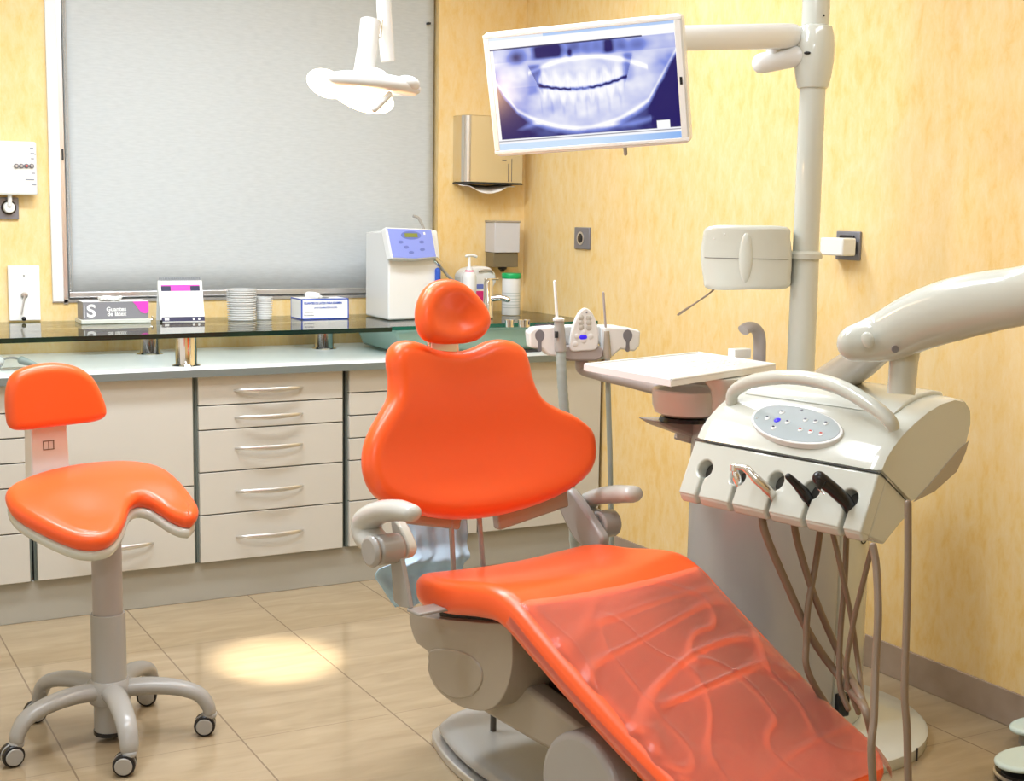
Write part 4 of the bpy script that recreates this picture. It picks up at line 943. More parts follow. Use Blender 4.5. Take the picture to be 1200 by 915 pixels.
def xr(u, v):
    # returns rgb of the screen content; u right, v down (0..1)
    if v < .022: return (.45, .62, .92) if u > .30 else (.78, .86, .97)
    if v > .945: k = min(1, max(0, (u-.55)/.5)); return (.62-.40*k, .78-.35*k, .97-.1*k)
    if .915 < v < .925: return (.12, .12, .18)
    if v > .90: return (.93, .94, .98)
    if .098 < v < .112 and u < .83: return (.03, .03, .12)
    if v < .105: return (1, 1, 1)
    if u < .018: return (1, 1, 1)
    if u > .875 and v > .835: 
        if u < .945: return (1, 1, 1)
    I = .70+.16*noise.noise(Vector((u*9, v*7, 0)))+.06*noise.noise(Vector((u*25, v*20, 4)))
    ju = (u-.48)/.36
    # dark surroundings
    lowj = .867-.20*ju*ju if abs(ju) < 1 else .667-(abs(ju)-1)*.9
    if v > lowj:
        d = min(1, (v-lowj)/.05); I -= .62*d
        I += .35*gz(v-(.80+.05*math.cos(u*9)), .025)*(1 if .1 < u < .85 else .3)
    I -= .75*gz(u-.03, .10)*max(0, min(1, (v-.55)/.15))
    I -= .85*gz(u-.99, .085)*max(0, min(1, (v-.50)/.12)); I -= .35*gz(u-1.0, .10)*max(0, min(1, (v-.15)/.2))
    I -= .45*gz(u-.0, .04)*max(0, min(1, (v-.2)/.2))
    # sinuses at the top
    def rb(x0, x1, y0, y1, e): return 1/(1+math.exp(-(u-x0)/e))/(1+math.exp((u-x1)/e))/(1+math.exp(-(v-y0)/e))/(1+math.exp((v-y1)/e))
    I -= .85*rb(.24, .39, .10, .215, .008); I -= .45*rb(.39, .62, .10, .19, .015)*(.6+.8*abs(noise.noise(Vector((u*16, v*5, 2)))))
    I -= .85*rb(.625, .675, .10, .215, .007); I -= .4*rb(.69, .74, .10, .2, .008)
    I -= .6*math.exp(-((u-.145)/.045)**2-((v-.19)/.06)**2); I -= .35*math.exp(-((u-.80)/.06)**2-((v-.17)/.05)**2)
    I -= .8*math.exp(-((u-.438)/.012)**2-((v-.19)/.035)**2)
    # ramus gaps
    I -= .62*rb(.195, .275, .27, .52, .008)*(1 if u > .205+(v-.27)*.25 else .4)
    I -= .5*rb(.725, .770, .24, .48, .008)*(1 if u < .775-(v-.24)*.2 else .4)
    # jaw body and teeth
    if v < lowj and v > .22: I += .10
    gap = .505-.055*((u-.48)/.22)**2
    if .255 < u < .735:
        I -= .95*gz(v-gap-.004*math.sin(u*140), .012)*(1 if abs(u-.48) > .05 else .5)
        I -= .16*max(0, math.sin(u*2*math.pi*31))**8*gz(v-gap, .11)
        I -= .10*(max(0, math.sin(u*2*math.pi*16+1)))**3*gz(v-(gap+.17), .07)
    # curve below the teeth
    I += .25*gz(v-(lowj-.02), .015)
    I += .35*gz(v-(.235+.10*((u-.5)/.3)**2), .02)*(1 if .2 < u < .85 else 0)
    dx = abs(u-.48)
    if dx < .26:
        up = v < gap; hh = (.145 if up else .125)+.03*math.sin(u*2*math.pi*(15 if up else 19))+.02*noise.noise(Vector((u*22, 3 if up else 8, 0)))
        a_ = max(0, min(1, (hh-abs(v-gap))/.07))*max(0, min(1, (.245-dx)/.035))*max(0, min(1, (abs(v-gap)-.010)/.018))
        sep = 1-.35*max(0, math.sin(u*2*math.pi*15+1.2))**10
        I += (1.0-I)*a_*sep*(.86+.25*noise.noise(Vector((u*34, v*16, 9))))
    if v < lowj-.02 and .08 < u < .3 and v > .45: I -= .10*gz(u-.17, .06)
    I = max(0, min(1, I))
    if I < .5: t = I/.5; return (.005+.20*t, .0+.27*t, .12+.62*t)
    t = (I-.5)/.5; return (.205+.80*t, .27+.73*t, .74+.27*t)
V = [Fs(iw0+(iw1-iw0)*i/NX, ih1-(ih1-ih0)*j/NY, .0012)-MC for j in range(NY+1) for i in range(NX+1)]
F_ = [(j*(NX+1)+i, (j+1)*(NX+1)+i, (j+1)*(NX+1)+i+1, j*(NX+1)+i+1) for j in range(NY) for i in range(NX)]
me = bpy.data.meshes.new('display'); me.from_pydata([tuple(v) for v in V], [], F_); me.update()
ca = me.color_attributes.new('picture', 'FLOAT_COLOR', 'POINT')
buf = []
for j in range(NY+1):
    for i in range(NX+1): buf += [*xr(i/NX, j/NY), 1]
ca.data.foreach_set('color', buf)
m = mat('screen_picture', (0, 0, 0), .25); at_ = N(m, 'ShaderNodeAttribute'); at_.attribute_name = 'picture'
L(m, at_.outputs['Color'], bsdf(m).inputs['Emission Color']); bsdf(m).inputs['Emission Strength'].default_value = 1.0
me.materials.append(m); o = bpy.data.objects.new('display', me); COL.objects.link(o); o.parent = scr; o['label'] = 'lit picture of a dental x-ray'
plate(Fs, [(W_/2-.0145, -.012), (W_/2-.0085, -.012), (W_/2-.0085, .006), (W_/2-.0145, .006)], .003, .0042).out('power_button', 'black', scr)
b = B(); q = Fs(.085, -H_/2-.002, -.015); b.tube([q, q+mV*-.014], .005, 10, rnd=True); b.out('latch', 'grey', scr)
# unit box on the pole
c0_, c1_ = onpole(822, 264, .02), onpole(928, 338, .02)
ub = thing('pole_box', 'rounded cream box with a vertical groove fixed to the side of the pole', 'box', onpole(875, 338, 0))
Ub = vr.copy(); 
if (c1_-c0_).dot(Ub) < 0: Ub = -Ub
def onb(px, py, off=.02): p = onp(px, py, PO+vd*off, vd)-PO; return (p.dot(Ub), p.z)
bxo = smo([onb(x, y) for x, y in ((832, 265), (880, 264), (922, 266), (926, 280), (928, 300), (927, 322), (922, 337), (880, 338), (832, 338), (825, 325), (822, 300), (824, 280))], 4)
fb = lambda u, v, n: PO+Ub*u+cZ*v+vd*(n+.02)
bcx = onb(875, 300)
b = B(); b.cushion(bxo, .012, .13, lambda u, v, n: fb(u, v, n-.0-(2.2*(u-bcx[0])**2*(1 if n > 0 else 0))), center=bcx, inner=8, rn=.012); b.out('case', 'cream', ub, ang=50)
g0, g1 = onb(875, 272, .085), onb(875, 332, .085)
b = B(); b.ell(fb(g0[0], (g0[1]+g1[1])/2, .0635), (.018, (g0[1]-g1[1])/2, .008), (Ub, cZ, vd), 28); b.out('groove', 'cream', ub)
q0, q1 = onb(823, 302, .085), onb(926, 302, .085)
b = B(); P = [fb(q0[0]+.004+(q1[0]-q0[0]-.008)*t/12, q0[1], .0655-2.2*(q0[0]+.004+(q1[0]-q0[0]-.008)*t/12-bcx[0])**2) for t in range(13)]; b.tube(P, .0009, 6); b.out('seam', 'slot', ub)
b = B()
for px, py in ((836.5, 280), (849, 274.5)): q = onb(px, py, .08); b.ell(fb(q[0], q[1], .0645-2.2*(q[0]-bcx[0])**2), (.0025, .0025, .002), (Ub, cZ, vd), 10)
b.out('indicator', 'paper', ub)
b = B(); w0_, w1_ = onpole(836, 340, .03), onpole(798, 367, .03); b.tube(catmull([w0_+cZ*.01, w0_, w1_, w1_+cZ*.003, onpole(830, 345, .03), onpole(838, 339, .03)+cZ*.01], 4), .0022, 8); b.out('wire_hook', 'hose', ub)
# ------------------------------------------------------------------ column behind the chair (water unit)
TC = Vector((2.335, 2.79, 0)); R0 = .238; TF = Vector((2.345, 2.72, 0))
tw = thing('water_unit_column', 'wide cream column on a round foot between the chair and the right wall', 'column', TC)
B().lathe([(.35, 0), (.352, .004), (.352, .030), (.343, .036), (.2, .040)], TF, n=64).out('round_foot', 'cream', tw)
q = PZ(1047, 884, .0); 
dirq = (Vector((q.x, q.y, 0))-TF).normalized(); b = B(); b.box(TF+dirq*.354+cZ*.017, (.0025, .004, .034), (Vector((-dirq.y, dirq.x, 0)), dirq, cZ)); b.out('foot_joint', 'dark', tw)
# body: half-round shell in two parts
def arc(c, r, a0, a1, n, ey=1): return [(c.x+r*math.cos(math.radians(a0+(a1-a0)*i/n)), c.y+r*ey*math.sin(math.radians(a0+(a1-a0)*i/n))) for i in range(n+1)]
dv_ = Vector((-TC.x, -TC.y, 0)).normalized(); ang0 = math.degrees(math.atan2(dv_.y, dv_.x))
B().prism([(x, y, .036) for x, y in arc(TC, R0, ang0-118, ang0+42, 30)], (0, 0, .80)).out('front_cover', 'cover', tw, bevel=.012, seg=3)
B().prism([(x, y, .036) for x, y in arc(TC, R0-.001, ang0+42.6, ang0+240, 30)], (0, 0, .795)).out('rear_cover', 'cream', tw, bevel=.010, seg=3)
q = onp(998, 640, TC+dv_*R0, dv_); b = B()
af = math.radians(ang0+66); nn = Vector((math.cos(af), math.sin(af), 0)); c = TC+nn*(R0+.0)+cZ*q.z; tt = Vector((-nn.y, nn.x, 0))
b.tube([c+tt*(.024*math.cos(a))+cZ*(.024*math.sin(a)) for a in [k*math.pi/10 for k in range(20)]], .0015, 6, closed=True); b.ell(c, (.004, .002, .006), (tt, nn, cZ), 10); b.out('round_lock', 'dark', tw)
# socket things low on the column: connector cluster
b = B(); q = PZ(990, 815, .10); b.box(TC+Vector((math.cos(math.radians(ang0+46)), math.sin(math.radians(ang0+46)), 0))*(R0+.01)+cZ*.115, (.035, .02, .06)); b.out('connector', 'black', tw, bevel=.004)
# neck, bowl, spout on top of the column
cs_ = thing('cuspidor', 'round white rinsing bowl with curved spout beside the tray', 'spittoon', (2.12, 2.9, .80))
bc0 = PY(806, 470, 2.88)
B().lathe([(.055, -.040), (.085, -.028), (.092, -.010), (.094, .030), (.090, .034), (.080, .030), (.070, .0)], (bc0.x, bc0.y, bc0.z), n=40).out('bowl', 'white', cs_)
B().lathe([(.075, 0), (.072, .006), (.070, .010)], (bc0.x, bc0.y, bc0.z-.050), n=32).out('bowl_seat', 'black', cs_)
P = [PY(770, 494, 2.9), PY(800, 494, 2.9), PY(845, 486, 2.9), PY(860, 515, 2.9), PY(822, 516, 2.9), PY(785, 503, 2.9)]
B().prism(P, (0, .10, 0)).out('bowl_shelf', 'pinkgrey', cs_, bevel=.008)
B().prism([PY(829, 449, 2.93), PY(842, 449, 2.93), PY(850, 520, 2.93), PY(808, 520, 2.93), PY(818, 480, 2.93)], (0, .08, 0)).out('neck_panel', 'pinkgrey', cs_, bevel=.008)
sp = [PY(889, 470, 2.95), PY(890, 420, 2.95), PY(890, 396, 2.95), PY(886, 386, 2.95), PY(878, 383, 2.95), PY(871, 387, 2.95)]
B().tube(catmull(sp, 5), .021, 18, sq=(1, .7)).out('spout', 'pinkgrey', cs_)
B().b2(PY(853, 408, 2.96), PY(880, 420, 2.93)).out('spout_shelf', 'white', cs_, bevel=.002)
B().b2(PY(848, 432, 2.96), PY(900, 520, 2.90)).out('spout_base', 'pinkgrey', cs_, bevel=.01)
# tray
tz = .968; tr = thing('instrument_tray', 'flat white instrument tray held on a post beside the unit', 'tray', PZ(850, 440, tz))
co = [PZ(684, 427.5, tz), PZ(778, 443, tz), PZ(797, 443, tz), PZ(908, 427, tz), PZ(819, 413.5, tz)]
t1, t2, t3, t4 = PZ(684, 427.5, tz), PZ(786, 446, tz), PZ(909, 427.5, tz), PZ(818, 413.5, tz)
cc_ = (t1+t2+t3+t4)/4
b = B()
for p, q in ((t1, t2), (t2, t3), (t3, t4), (t4, t1)):
    p = cc_.lerp(p, .985); q = cc_.lerp(q, .985); b.tube([p+cZ*.001, q+cZ*.001], .0035, 8)
b.out('raised_rim', 'white', tr)
b = B().prism([p-cZ*.014 for p in (t1, t2, t3, t4)], cZ*.014)
for i in range(9):
    for j in range(6):
        p = t1.lerp(t2, .15+.12*j).lerp(t4.lerp(t3, .15+.12*j), .45+.055*i); b.ell(p+cZ*.0005, (.005, .005, .0016), n=8)
b.out('tray_plate', 'white', tr)
pp = PZ(862, 452, .93)
B().lathe([(.052, -.004), (.050, -.018), (.036, -.035), (.031, -.06), (.030, -.17)], PZ(850, 440, tz-.012), n=28).out('support_post', 'cream', tr)
# ------------------------------------------------------------------ assistant's holder
HY = 3.35
hd = thing('handpiece_holder', 'white holder with oval keypad and slots, on the long arm behind the tray', 'holder', PY(685, 430, HY))
hu = Vector((math.cos(math.radians(-14)), math.sin(math.radians(-14)), 0)); hn = Vector((hu.y, -hu.x, 0)); HO2 = PY(685, 400, HY)
def onq(px, py, off=0): p = onp(px, py, HO2+hn*off, hn)-HO2; return (p.dot(hu), p.z)
def HP(px, py, off=0): u_, z_ = onq(px, py, off); return HO2+hu*u_+cZ*z_+hn*off
top = [(621, 388), (624, 385), (648, 381), (668, 381), (700, 380), (740, 385), (751, 388), (750, 396)]
# rear bar
B().prism([HP(x, y, 0) for x, y in [(622, 386), (660, 381), (720, 381), (750, 387), (748, 402), (735, 403), (640, 404), (622, 398)]], -hn*.03).out('bar', 'white', hd, bevel=.006)
for pts in ([(620, 389), (626, 384), (652, 382), (656, 418), (643, 417), (636, 409), (622, 408)], [(708, 383), (738, 384), (751, 388), (750, 405), (744, 412), (728, 409), (718, 418), (708, 417)]):
    B().prism([HP(x, y, .035) for x, y in pts], -hn*.05).out('slotted_block', 'white', hd, bevel=.006, seg=3)
for cx in (632.5, 735.5):
    pts = smo([onq(x, y, .035) for x, y in ((cx, 386), (cx+5, 390), (cx+5, 396), (cx+2, 401), (cx+2, 411), (cx-2, 411), (cx-2, 401), (cx-5, 396), (cx-5, 390))], 4)
    plate(lambda a, b, c=0: HO2+hu*a+cZ*b+hn*(c+.035), pts, -.004, .0012).out('slot', 'sock', hd)
B().prism([HP(x, y, .03) for x, y in [(661, 412), (664, 405), (702, 404), (708, 410), (708, 418), (700, 423), (668, 423), (661, 421)]], -hn*.06).out('keypad_base', 'pinkgrey', hd, bevel=.006)
kp = smo([onq(x, y, .035) for x, y in [(669, 411), (669, 398), (672, 382), (678, 368), (686, 361), (694, 366), (700, 380), (702, 396), (699, 409), (685, 411)]], 5)
kpo = plate(lambda a, b, c=0: HO2+hu*a+cZ*b+hn*(c+.035), kp, -.018, 0).out('keypad', 'white', hd, bevel=.004, seg=3)
kq = lambda px, py: HP(px, py, .0355)
for px, py in ((681, 372), (690, 372.5), (681, 378), (690, 378), (681, 383.5), (690, 384), (676, 394), (692, 394), (684, 390), (684, 399), (674, 403)):
    B().ell(kq(px, py), (.0085, .0085, .002), (hu, cZ, hn), 12).out('key', 'armgrey' if py < 386 else 'white', kpo)
B().ell(kq(683.5, 395), (.012, .008, .003), (hu, cZ, hn), 16).out('blue_key', 'deepblue', kpo)
B().ell(kq(687.5, 366), (.003, .003, .001), (hu, cZ, hn), 8).out('key_mark', 'greytext', kpo)
# hanging suction hoses in it (parts of their own things)
def hang(px, top_py, mid_py, bot, r1, label, tip):
    root = thing('suction_hose', label, 'hose', HP(px, mid_py, .03), 'hoses on the rear holder')
    P = [HP(px-3, top_py, .03), HP(px-1.5, (top_py+mid_py)/2, .03), HP(px, mid_py, .03)]
    B().tube(P, tip, 10, rnd=True).out('tip', 'pinkgrey' if tip < .004 else 'white', root)
    return root
h1_ = hang(653, 330, 376, None, .01, 'thick grey suction hose hanging at the left of the oval keypad', .0045)
B().tube([HP(655, 376, .04), HP(656, 392, .04), HP(657, 411, .04)], [.014, .016, .017], 18, rnd=False).out('grip', 'grey', h1_)
B().lathe([(.016, 0), (.017, .006), (.012, .010)], HP(654.5, 376, .04), n=20).out('collar', 'white', h1_)
B().box(HP(652, 392, .055), (.009, .006, .018), (hu, hn, cZ)).out('switch', 'black', h1_)
P = catmull([HP(657, 410, .04), HP(659, 450, .04), HP(663, 500, .03), HP(668, 560, .0), HP(672, 620, -.05), HP(676, 690, -.1)], 14)
o = B().tube(P, [.0145+.0009*math.sin(i*2.2) for i in range(len(P))], 16).out('hose', 'greyhose', h1_, ang=180)
h2_ = hang(710, 343, 388, None, .008, 'thin grey suction hose hanging right of the oval keypad', .0035)
B().tube([HP(711, 388, .035), HP(711.5, 410, .035), HP(712, 420, .035)], [.0075, .011, .011], 16).out('grip', 'darkcream', h2_)
P = catmull([HP(712, 420, .035), HP(713, 470, .035), HP(715, 540, .03), HP(716, 600, .0), HP(717, 648, -.02), HP(716, 690, -.04)], 10)
B().tube(P, .0078, 14).out('hose', 'greyhose', h2_)
# arm of the holder
ar = thing('holder_arm', 'pinkish grey arm running from the rear holder to the rinsing bowl', 'arm', PY(740, 450, 3.2))
q0, q1, q2, q3, q4_ = HP(682, 424, -.02), HP(684, 432, -.03), PY(705, 438, 3.30), PY(745, 447, 3.15), PY(800, 462, 2.98)
B().tube(catmull([q0, q1, q2, q3, q4_], 6), [.020]*6+[.020]*6+[.021]*6+[.022]*7, 18, rnd=True).out('tube', 'pinkgrey', ar, ang=60)
# ------------------------------------------------------------------ delivery unit
HD = math.radians(11.8); uU = Vector((math.sin(HD), -math.cos(HD), 0)); uV = Vector((uU.y, -uU.x, 0)); UO = Vector((1.80, 2.15, 0))
def U3(u, v, z): return UO+uU*u+uV*v+cZ*z
def PUv(px, py, v): p = onp(px, py, UO+uV*v, uV)-UO; return (p.dot(uU), p.z)
uR, uL = .235, -.236
du = thing('delivery_unit', 'big cream instrument unit with handle, oval keypad and six holder snouts', 'dental unit', U3(0, -.1, .72))
# upper shell: side profile swept, slightly rounded ends
pf = [(0, .871), (-.016, .893), (-.036, .912), (-.07, .936), (-.111, .957), (-.155, .975), (-.203, .988), (-.255, .993), (-.295, .985), (-.316, .965), (-.320, .936), (-.308, .90), (-.297, .876), (-.268, .838), (-.19, .806), (-.112, .793)]
NS = 28; V = []; F_ = []
def endk(t): return 1
cen = (-.14, .90)
ring = [(-.001, .8705)]+pf[1:]
us = [uL, uL+.004, uL+.012, uL+.024]+[uL+.03+(uR-uL-.06)*i/NS for i in range(NS+1)]+[uR-.024, uR-.012, uR-.004, uR]
for u in us:
    d = min(u-uL, uR-u); k = 1-.05*(1-min(1, d/.022))**2
    bow = .012*(1-((u-(uL+uR)/2)/((uR-uL)/2))**2)
    for v_, z_ in ring:
        V.append(U3(u, cen[0]+(v_-cen[0])*k, cen[1]+(z_-cen[1])*k))
n = len(ring)
for i in range(len(us)-1):
    for j in range(n): F_.append((i*n+j, i*n+(j+1) % n, (i+1)*n+(j+1) % n, (i+1)*n+j))
F_ += [tuple(range(n)), tuple(range(len(us)*n-1, (len(us)-1)*n-1, -1))]
link('upper_shell', V, F_, 'cream', du, ang=42)
# lower body
pf2 = [(-.002, .867), (-.108, .790), (-.108, .768), (-.088, .760), (-.026, .716), (.004, .722), (.014, .752)]
pf2 = [(-.031, .860), (-.112, .790), (-.108, .768), (-.088, .760), (-.030, .722), (.020, .744)]
B().prism([U3(uL+.004, v_, z_) for v_, z_ in pf2], uU*(uR-uL-.006)).out('lower_body', 'cream', du, bevel=.004, seg=3)
# slanted front panel with teardrop slots; d = down the slant
e0 = Vector((0.0, .8670)); e1 = Vector((.050, .757)); sl = (e1-e0); SLn = sl.length; sd = sl.normalized(); nrm2 = Vector((-sd.y, sd.x))   # outward normal in (v,z)
if nrm2.x < 0: nrm2 = -nrm2
def FP(u, d, n=0): q = e0+sd*d+nrm2*n; return U3(u, q.x, q.y)
hx = [(825.7, 548), (863, 558), (909, 562), (946, 574), (994, 584)]
def onfp(px, py):
    nw = uV*nrm2.x+cZ*nrm2.y; p = onp(px, py, U3(0, e0.x, e0.y), nw); q = p-UO; return (q.dot(uU), (q.dot(uV)-e0.x)*sd.x+(q.z-e0.y)*sd.y)
holes = []
ctr = [onfp(*h) for h in ((826, 549), (864.5, 558.5), (909, 563), (951, 574), (995, 584))]
step = (uR-uL)/6
out2 = [(uL+.001, 0.002), (uR-.001, .002), (uR-.001, SLn)]
xs = [c_[0] for c_ in ctr]
bounds = []
for i in range(4, -1, -1):
    cx = xs[i]; rr = .0195; cy = ctr[i][1]; sw = .0045
    out2.append((cx+sw, SLn)); out2.append((cx+sw, cy+rr*1.9))
    a0 = math.asin(min(1, sw*1.2/rr))
    for k in range(13):
        a = math.pi/2-a0-(2*math.pi-2*a0)*k/12*1.0
        out2.append((cx+rr*math.cos(a), cy+rr*math.sin(a)))
    out2.append((cx-sw, cy+rr*1.9)); out2.append((cx-sw, SLn))
out2.append((uL+.001, SLn))
V = [FP(u, d, .0) for u, d in out2]+[FP(u, d, -.030) for u, d in out2]; n = len(out2)
# front panel: extruded outline
B().prism([FP(u, d, 0) for u, d in out2], -(uV*nrm2.x+cZ*nrm2.y)*.032).out('front_panel', 'cream', du, bevel=.004, seg=3)
B().prism([U3(uL+.012, v_, z_) for v_, z_ in ((-.05, .85), (-.09, .79), (-.01, .742), (.0212, .7463), (-.0285, .8563))], uU*(uR-uL-.024)).out('slot_backing', 'slot', du)
# snouts: blunt wedges under each holder
edges_ = [uL+.002]+[x for x in xs]+[uR-.002]
for i in range(6):
    ua = edges_[i]+(.0 if i == 0 else .0052); ub_ = edges_[i+1]-(.0 if i == 5 else .0052)
    if ub_-ua > .06 and False: pass
    bs = [(-.002, SLn-.030), (-.002, SLn+.001), (-.018, SLn+.013), (-.034, SLn+.008), (-.034, SLn-.030)]
    pts = [FP(ua, d, n_) for n_, d in bs]
    B().prism(pts, uU*(ub_-ua)).out('holder_snout', 'cream', du, bevel=.005, seg=3)
# seam, keypad, handle
b = B(); b.tube([FP(uL+.002, .0, .0012), FP(uR-.002, .0, .0012)], .0013, 6); b.tube([U3(uR-.0005, -.002, .868), U3(uR-.0005, -.110, .7915)], .0011, 6); b.out('seam_line', 'dark', du)
# surface of the upper shell above (u,v): for the oval keypad
pa, pb = Vector((-.036, .912)), Vector((-.111, .957)); sN2 = Vector((-(pb-pa).y, (pb-pa).x)).normalized()
if sN2.y < 0: sN2 = -sN2
nK = (uV*sN2.x+cZ*sN2.y).normalized(); dK = (uV*(pb-pa).normalized().x+cZ*(pb-pa).normalized().y)
KP = onp(935, 499, U3(0, -.072, .9372), nK)
def FK(a, b_, c_=0): return KP+uU*a+dK*b_+nK*c_
def onkp(px, py): p = onp(px, py, KP, nK)-KP; return (p.dot(uU), p.dot(dK))
ks = [onkp(x, y) for x, y in ((880, 492), (890, 479), (912, 475), (945, 479), (975, 490), (988, 503), (984, 514), (962, 521), (925, 519), (893, 508))]
ko2 = smo(ks, 5)
kb = plate(FK, scl(ko2, 1.0), -.012, .0030).out('keypad_rim', 'white', du, bevel=.002)
plate(FK, scl(ko2, .93), .0031, .0038).out('keypad_face', 'padface', kb)
def kdot(px, py, r, m, h=.002, sy=1, nm='key'):
    a, b_ = onkp(px, py); B().ell(FK(a, b_, .0056 if nm == 'key_symbol' else .0040), (r, r*sy, h), (uU, dK, nK), 14).out(nm, m, kb)
kdot(911.5, 494, .0075, 'deepblue', .003, nm='blue_key')
for px, py in ((917, 485), (900, 491.5), (923.5, 496.5), (907, 503)): kdot(px, py, .0062, 'white'); kdot(px+.2, py-.6, .0036, 'navy', .0026, .5, nm='key_symbol')
for px, py in ((944.5, 494), (956.5, 496), (968.5, 498)): kdot(px, py, .0055, 'white'); kdot(px, py-.6, .0036, 'greytext', .0026, .7, nm='key_symbol')
for px, py in ((938.5, 505.5), (950.5, 508), (963, 510.5)): kdot(px, py, .0055, 'white'); kdot(px, py-.6, .0038, 'redmark', .0026, .55, nm='key_symbol')
kdot(940, 482.5, .003, 'greytext'); kdot(887.5, 491.5, .0022, 'white')
h0, h1__ = onp(855, 472, U3(0, -.09, .955), nK), onp(1046, 500, U3(0, -.062, .938), nK)
uh0 = (h0-UO).dot(uU); uh1 = (h1__-UO).dot(uU)
hp = []
# handle: arc from lower-left foot over the top to the lower-right foot
for px, py, v_ in ((857, 473, -.085), (861, 458, -.082), (885, 446, -.075), (930, 442, -.066), (980, 452, -.055), (1020, 474, -.045), (1042, 492, -.042), (1047, 503, -.048)):
    u_, z_ = PUv(px, py, v_); hp.append(U3(u_, v_, z_))
P = catmull(hp, 8); n = len(P)
B().tube(P, [.0125+.0035*math.sin(math.pi*i/(n-1)) for i in range(n)], 20).out('handle', 'cream', du, ang=60)
# raised lid on top
V = []; F_ = []
lid = [(-.118, .961), (-.135, .974), (-.165, .986), (-.205, .997), (-.255, 1.002), (-.292, .996), (-.300, .980), (-.25, .985), (-.2, .980), (-.155, .968)]
B().prism([U3(uL+.03, v_, z_) for v_, z_ in lid], uU*(uR-uL-.085)).out('top_lid', 'cream', du, bevel=.006, seg=3)
b = B(); b.prism([U3(uR+.0006, v_, z_) for v_, z_ in ((-.306, .900), (-.296, .876), (-.267, .840), (-.19, .808), (-.118, .796), (-.17, .824), (-.225, .858), (-.272, .886))], uU*.0012); b.out('painted_end_shadow', 'darkcream', du)  # end face shadow laid on as a thin darker sheet
# ------------------------------------------------------------------ instruments in the slots + hoses
def slotp(i, off, dz=0): return FP(xs[i], ctr[i][1], off)+cZ*dz
def pv_(px, py, v): u_, z_ = PUv(px, py, v); return U3(u_, v, z_)
nF = (uV*nrm2.x+cZ*nrm2.y)
i1 = thing('air_water_syringe', 'short chrome nozzle tool sunk in the second slot of the unit', 'instrument', slotp(1, 0))
B().tube([slotp(1, -.02, -.03), slotp(1, .004, .0), pv_(862, 554, .03)], [.010, .0105, .0075], 16, rnd=True).out('body', 'chrome', i1)
i2 = thing('dental_handpiece', 'shiny steel handpiece with bent head resting in the third slot', 'instrument', slotp(2, 0))
hpP = [pv_(906, 582, .03), pv_(898, 572, .050), pv_(885, 560, .065), pv_(874, 549, .072), pv_(863, 547, .075)]
B().tube(catmull(hpP, 6), [.0105]*7+[.0098]*6+[.0085]*6+[.0065]*6, 16).out('body', 'steel', i2)
B().tube([pv_(860.5, 544, .075), pv_(860.5, 552, .075)], [.0075, .0075], 14).out('head', 'chrome', i2, bevel=.001)
i3 = thing('curing_light', 'short black handpiece pointing up-left from the fourth slot', 'instrument', slotp(3, 0))
B().tube([pv_(949, 588, .02), pv_(942, 577, .035), pv_(932, 566, .055), pv_(924, 558.5, .065)], [.0115, .0115, .0085, .0070], 16, rnd=True).out('body', 'black', i3)
i4 = thing('scaler_handpiece', 'thick black cone-ended handpiece leaning out of the fifth slot', 'instrument', slotp(4, 0))
B().tube([pv_(998, 598, .02), pv_(990, 586, .036), pv_(976, 573, .060), pv_(960, 560, .078)], [.0125, .0135, .0135, .0135], 18, rnd=True).out('body', 'black', i4)
B().tube([pv_(962, 563, .088), pv_(959.5, 573.5, .094)], [.0115, .0035], 16).out('cone', 'black', i4)
B().tube([pv_(959, 573, .094), pv_(966, 579, .094)], .0012, 8, rnd=True).out('needle', 'chrome', i4)
def hose(pts, r, label, nm='instrument_hose'):
    P = catmull(pts, 10); o = B().tube(P, r, 12, rnd=True).out(nm, 'hose', None, ang=80); tag(o, label, 'hose', 'hoses under the unit'); return o
def ph_(px, py, dpt): d = ray(px, py); return CAM+d*dpt     # camera depth
zb_ = [FP(u, SLn-.004, -.02) for u in (xs[2], xs[3], xs[4])]
dpf = lambda p: (p-CAM).dot(cF)
d0, d1_, d2_ = dpf(FP(-.06, SLn, -.02)), dpf(FP(.07, SLn, -.02)), dpf(FP(.2, SLn, -.02))
# all gather near the floor right behind the leg rest
hose([ph_(893, 600, d0), ph_(897, 625, d0), ph_(920, 680, d0+.02), ph_(950, 745, d0+.04), ph_(985, 795, d0+.03), ph_(1012, 828, 2.62), ph_(1022, 860, 2.62)], .0085, 'brown hose leaving the third snout and slanting right to the footrest')
hose([ph_(930, 610, d0-.02), ph_(936, 640, d0), ph_(955, 700, d0+.03), ph_(985, 770, d0+.05), ph_(1008, 815, 2.66), ph_(1020, 850, 2.66)], .0075, 'brown hose leaving the fourth snout and slanting right to the footrest')
hose([ph_(962, 615, d1_+.1), ph_(956, 660, d1_+.12), ph_(947, 710, d1_+.12), ph_(945, 750, d1_+.12), ph_(948, 790, d1_+.12), ph_(985, 850, 2.9)], .0070, 'brown hose hanging behind the slanting ones close to the column')
hose([ph_(976, 625, d1_), ph_(983, 655, d1_), ph_(997, 720, d1_+.03), ph_(1006, 780, d1_+.06), ph_(1012, 830, 2.70)], .0055, 'thin brown hose from the fifth snout, straight down to the footrest')
hose([ph_(992, 625, d1_+.06), ph_(990, 680, d1_+.06), ph_(985, 740, d1_+.08), ph_(984, 800, d1_+.08), ph_(994, 830, 2.8)], .0062, 'brown hose dropping straight in front of the column lock')
hose([ph_(1022, 640, d2_+.02), ph_(1012, 680, d2_+.05), ph_(1000, 730, d2_+.09), ph_(992, 790, 2.75), ph_(1006, 835, 2.75)], .0055, 'thin brown hose bending left from under the last snout')
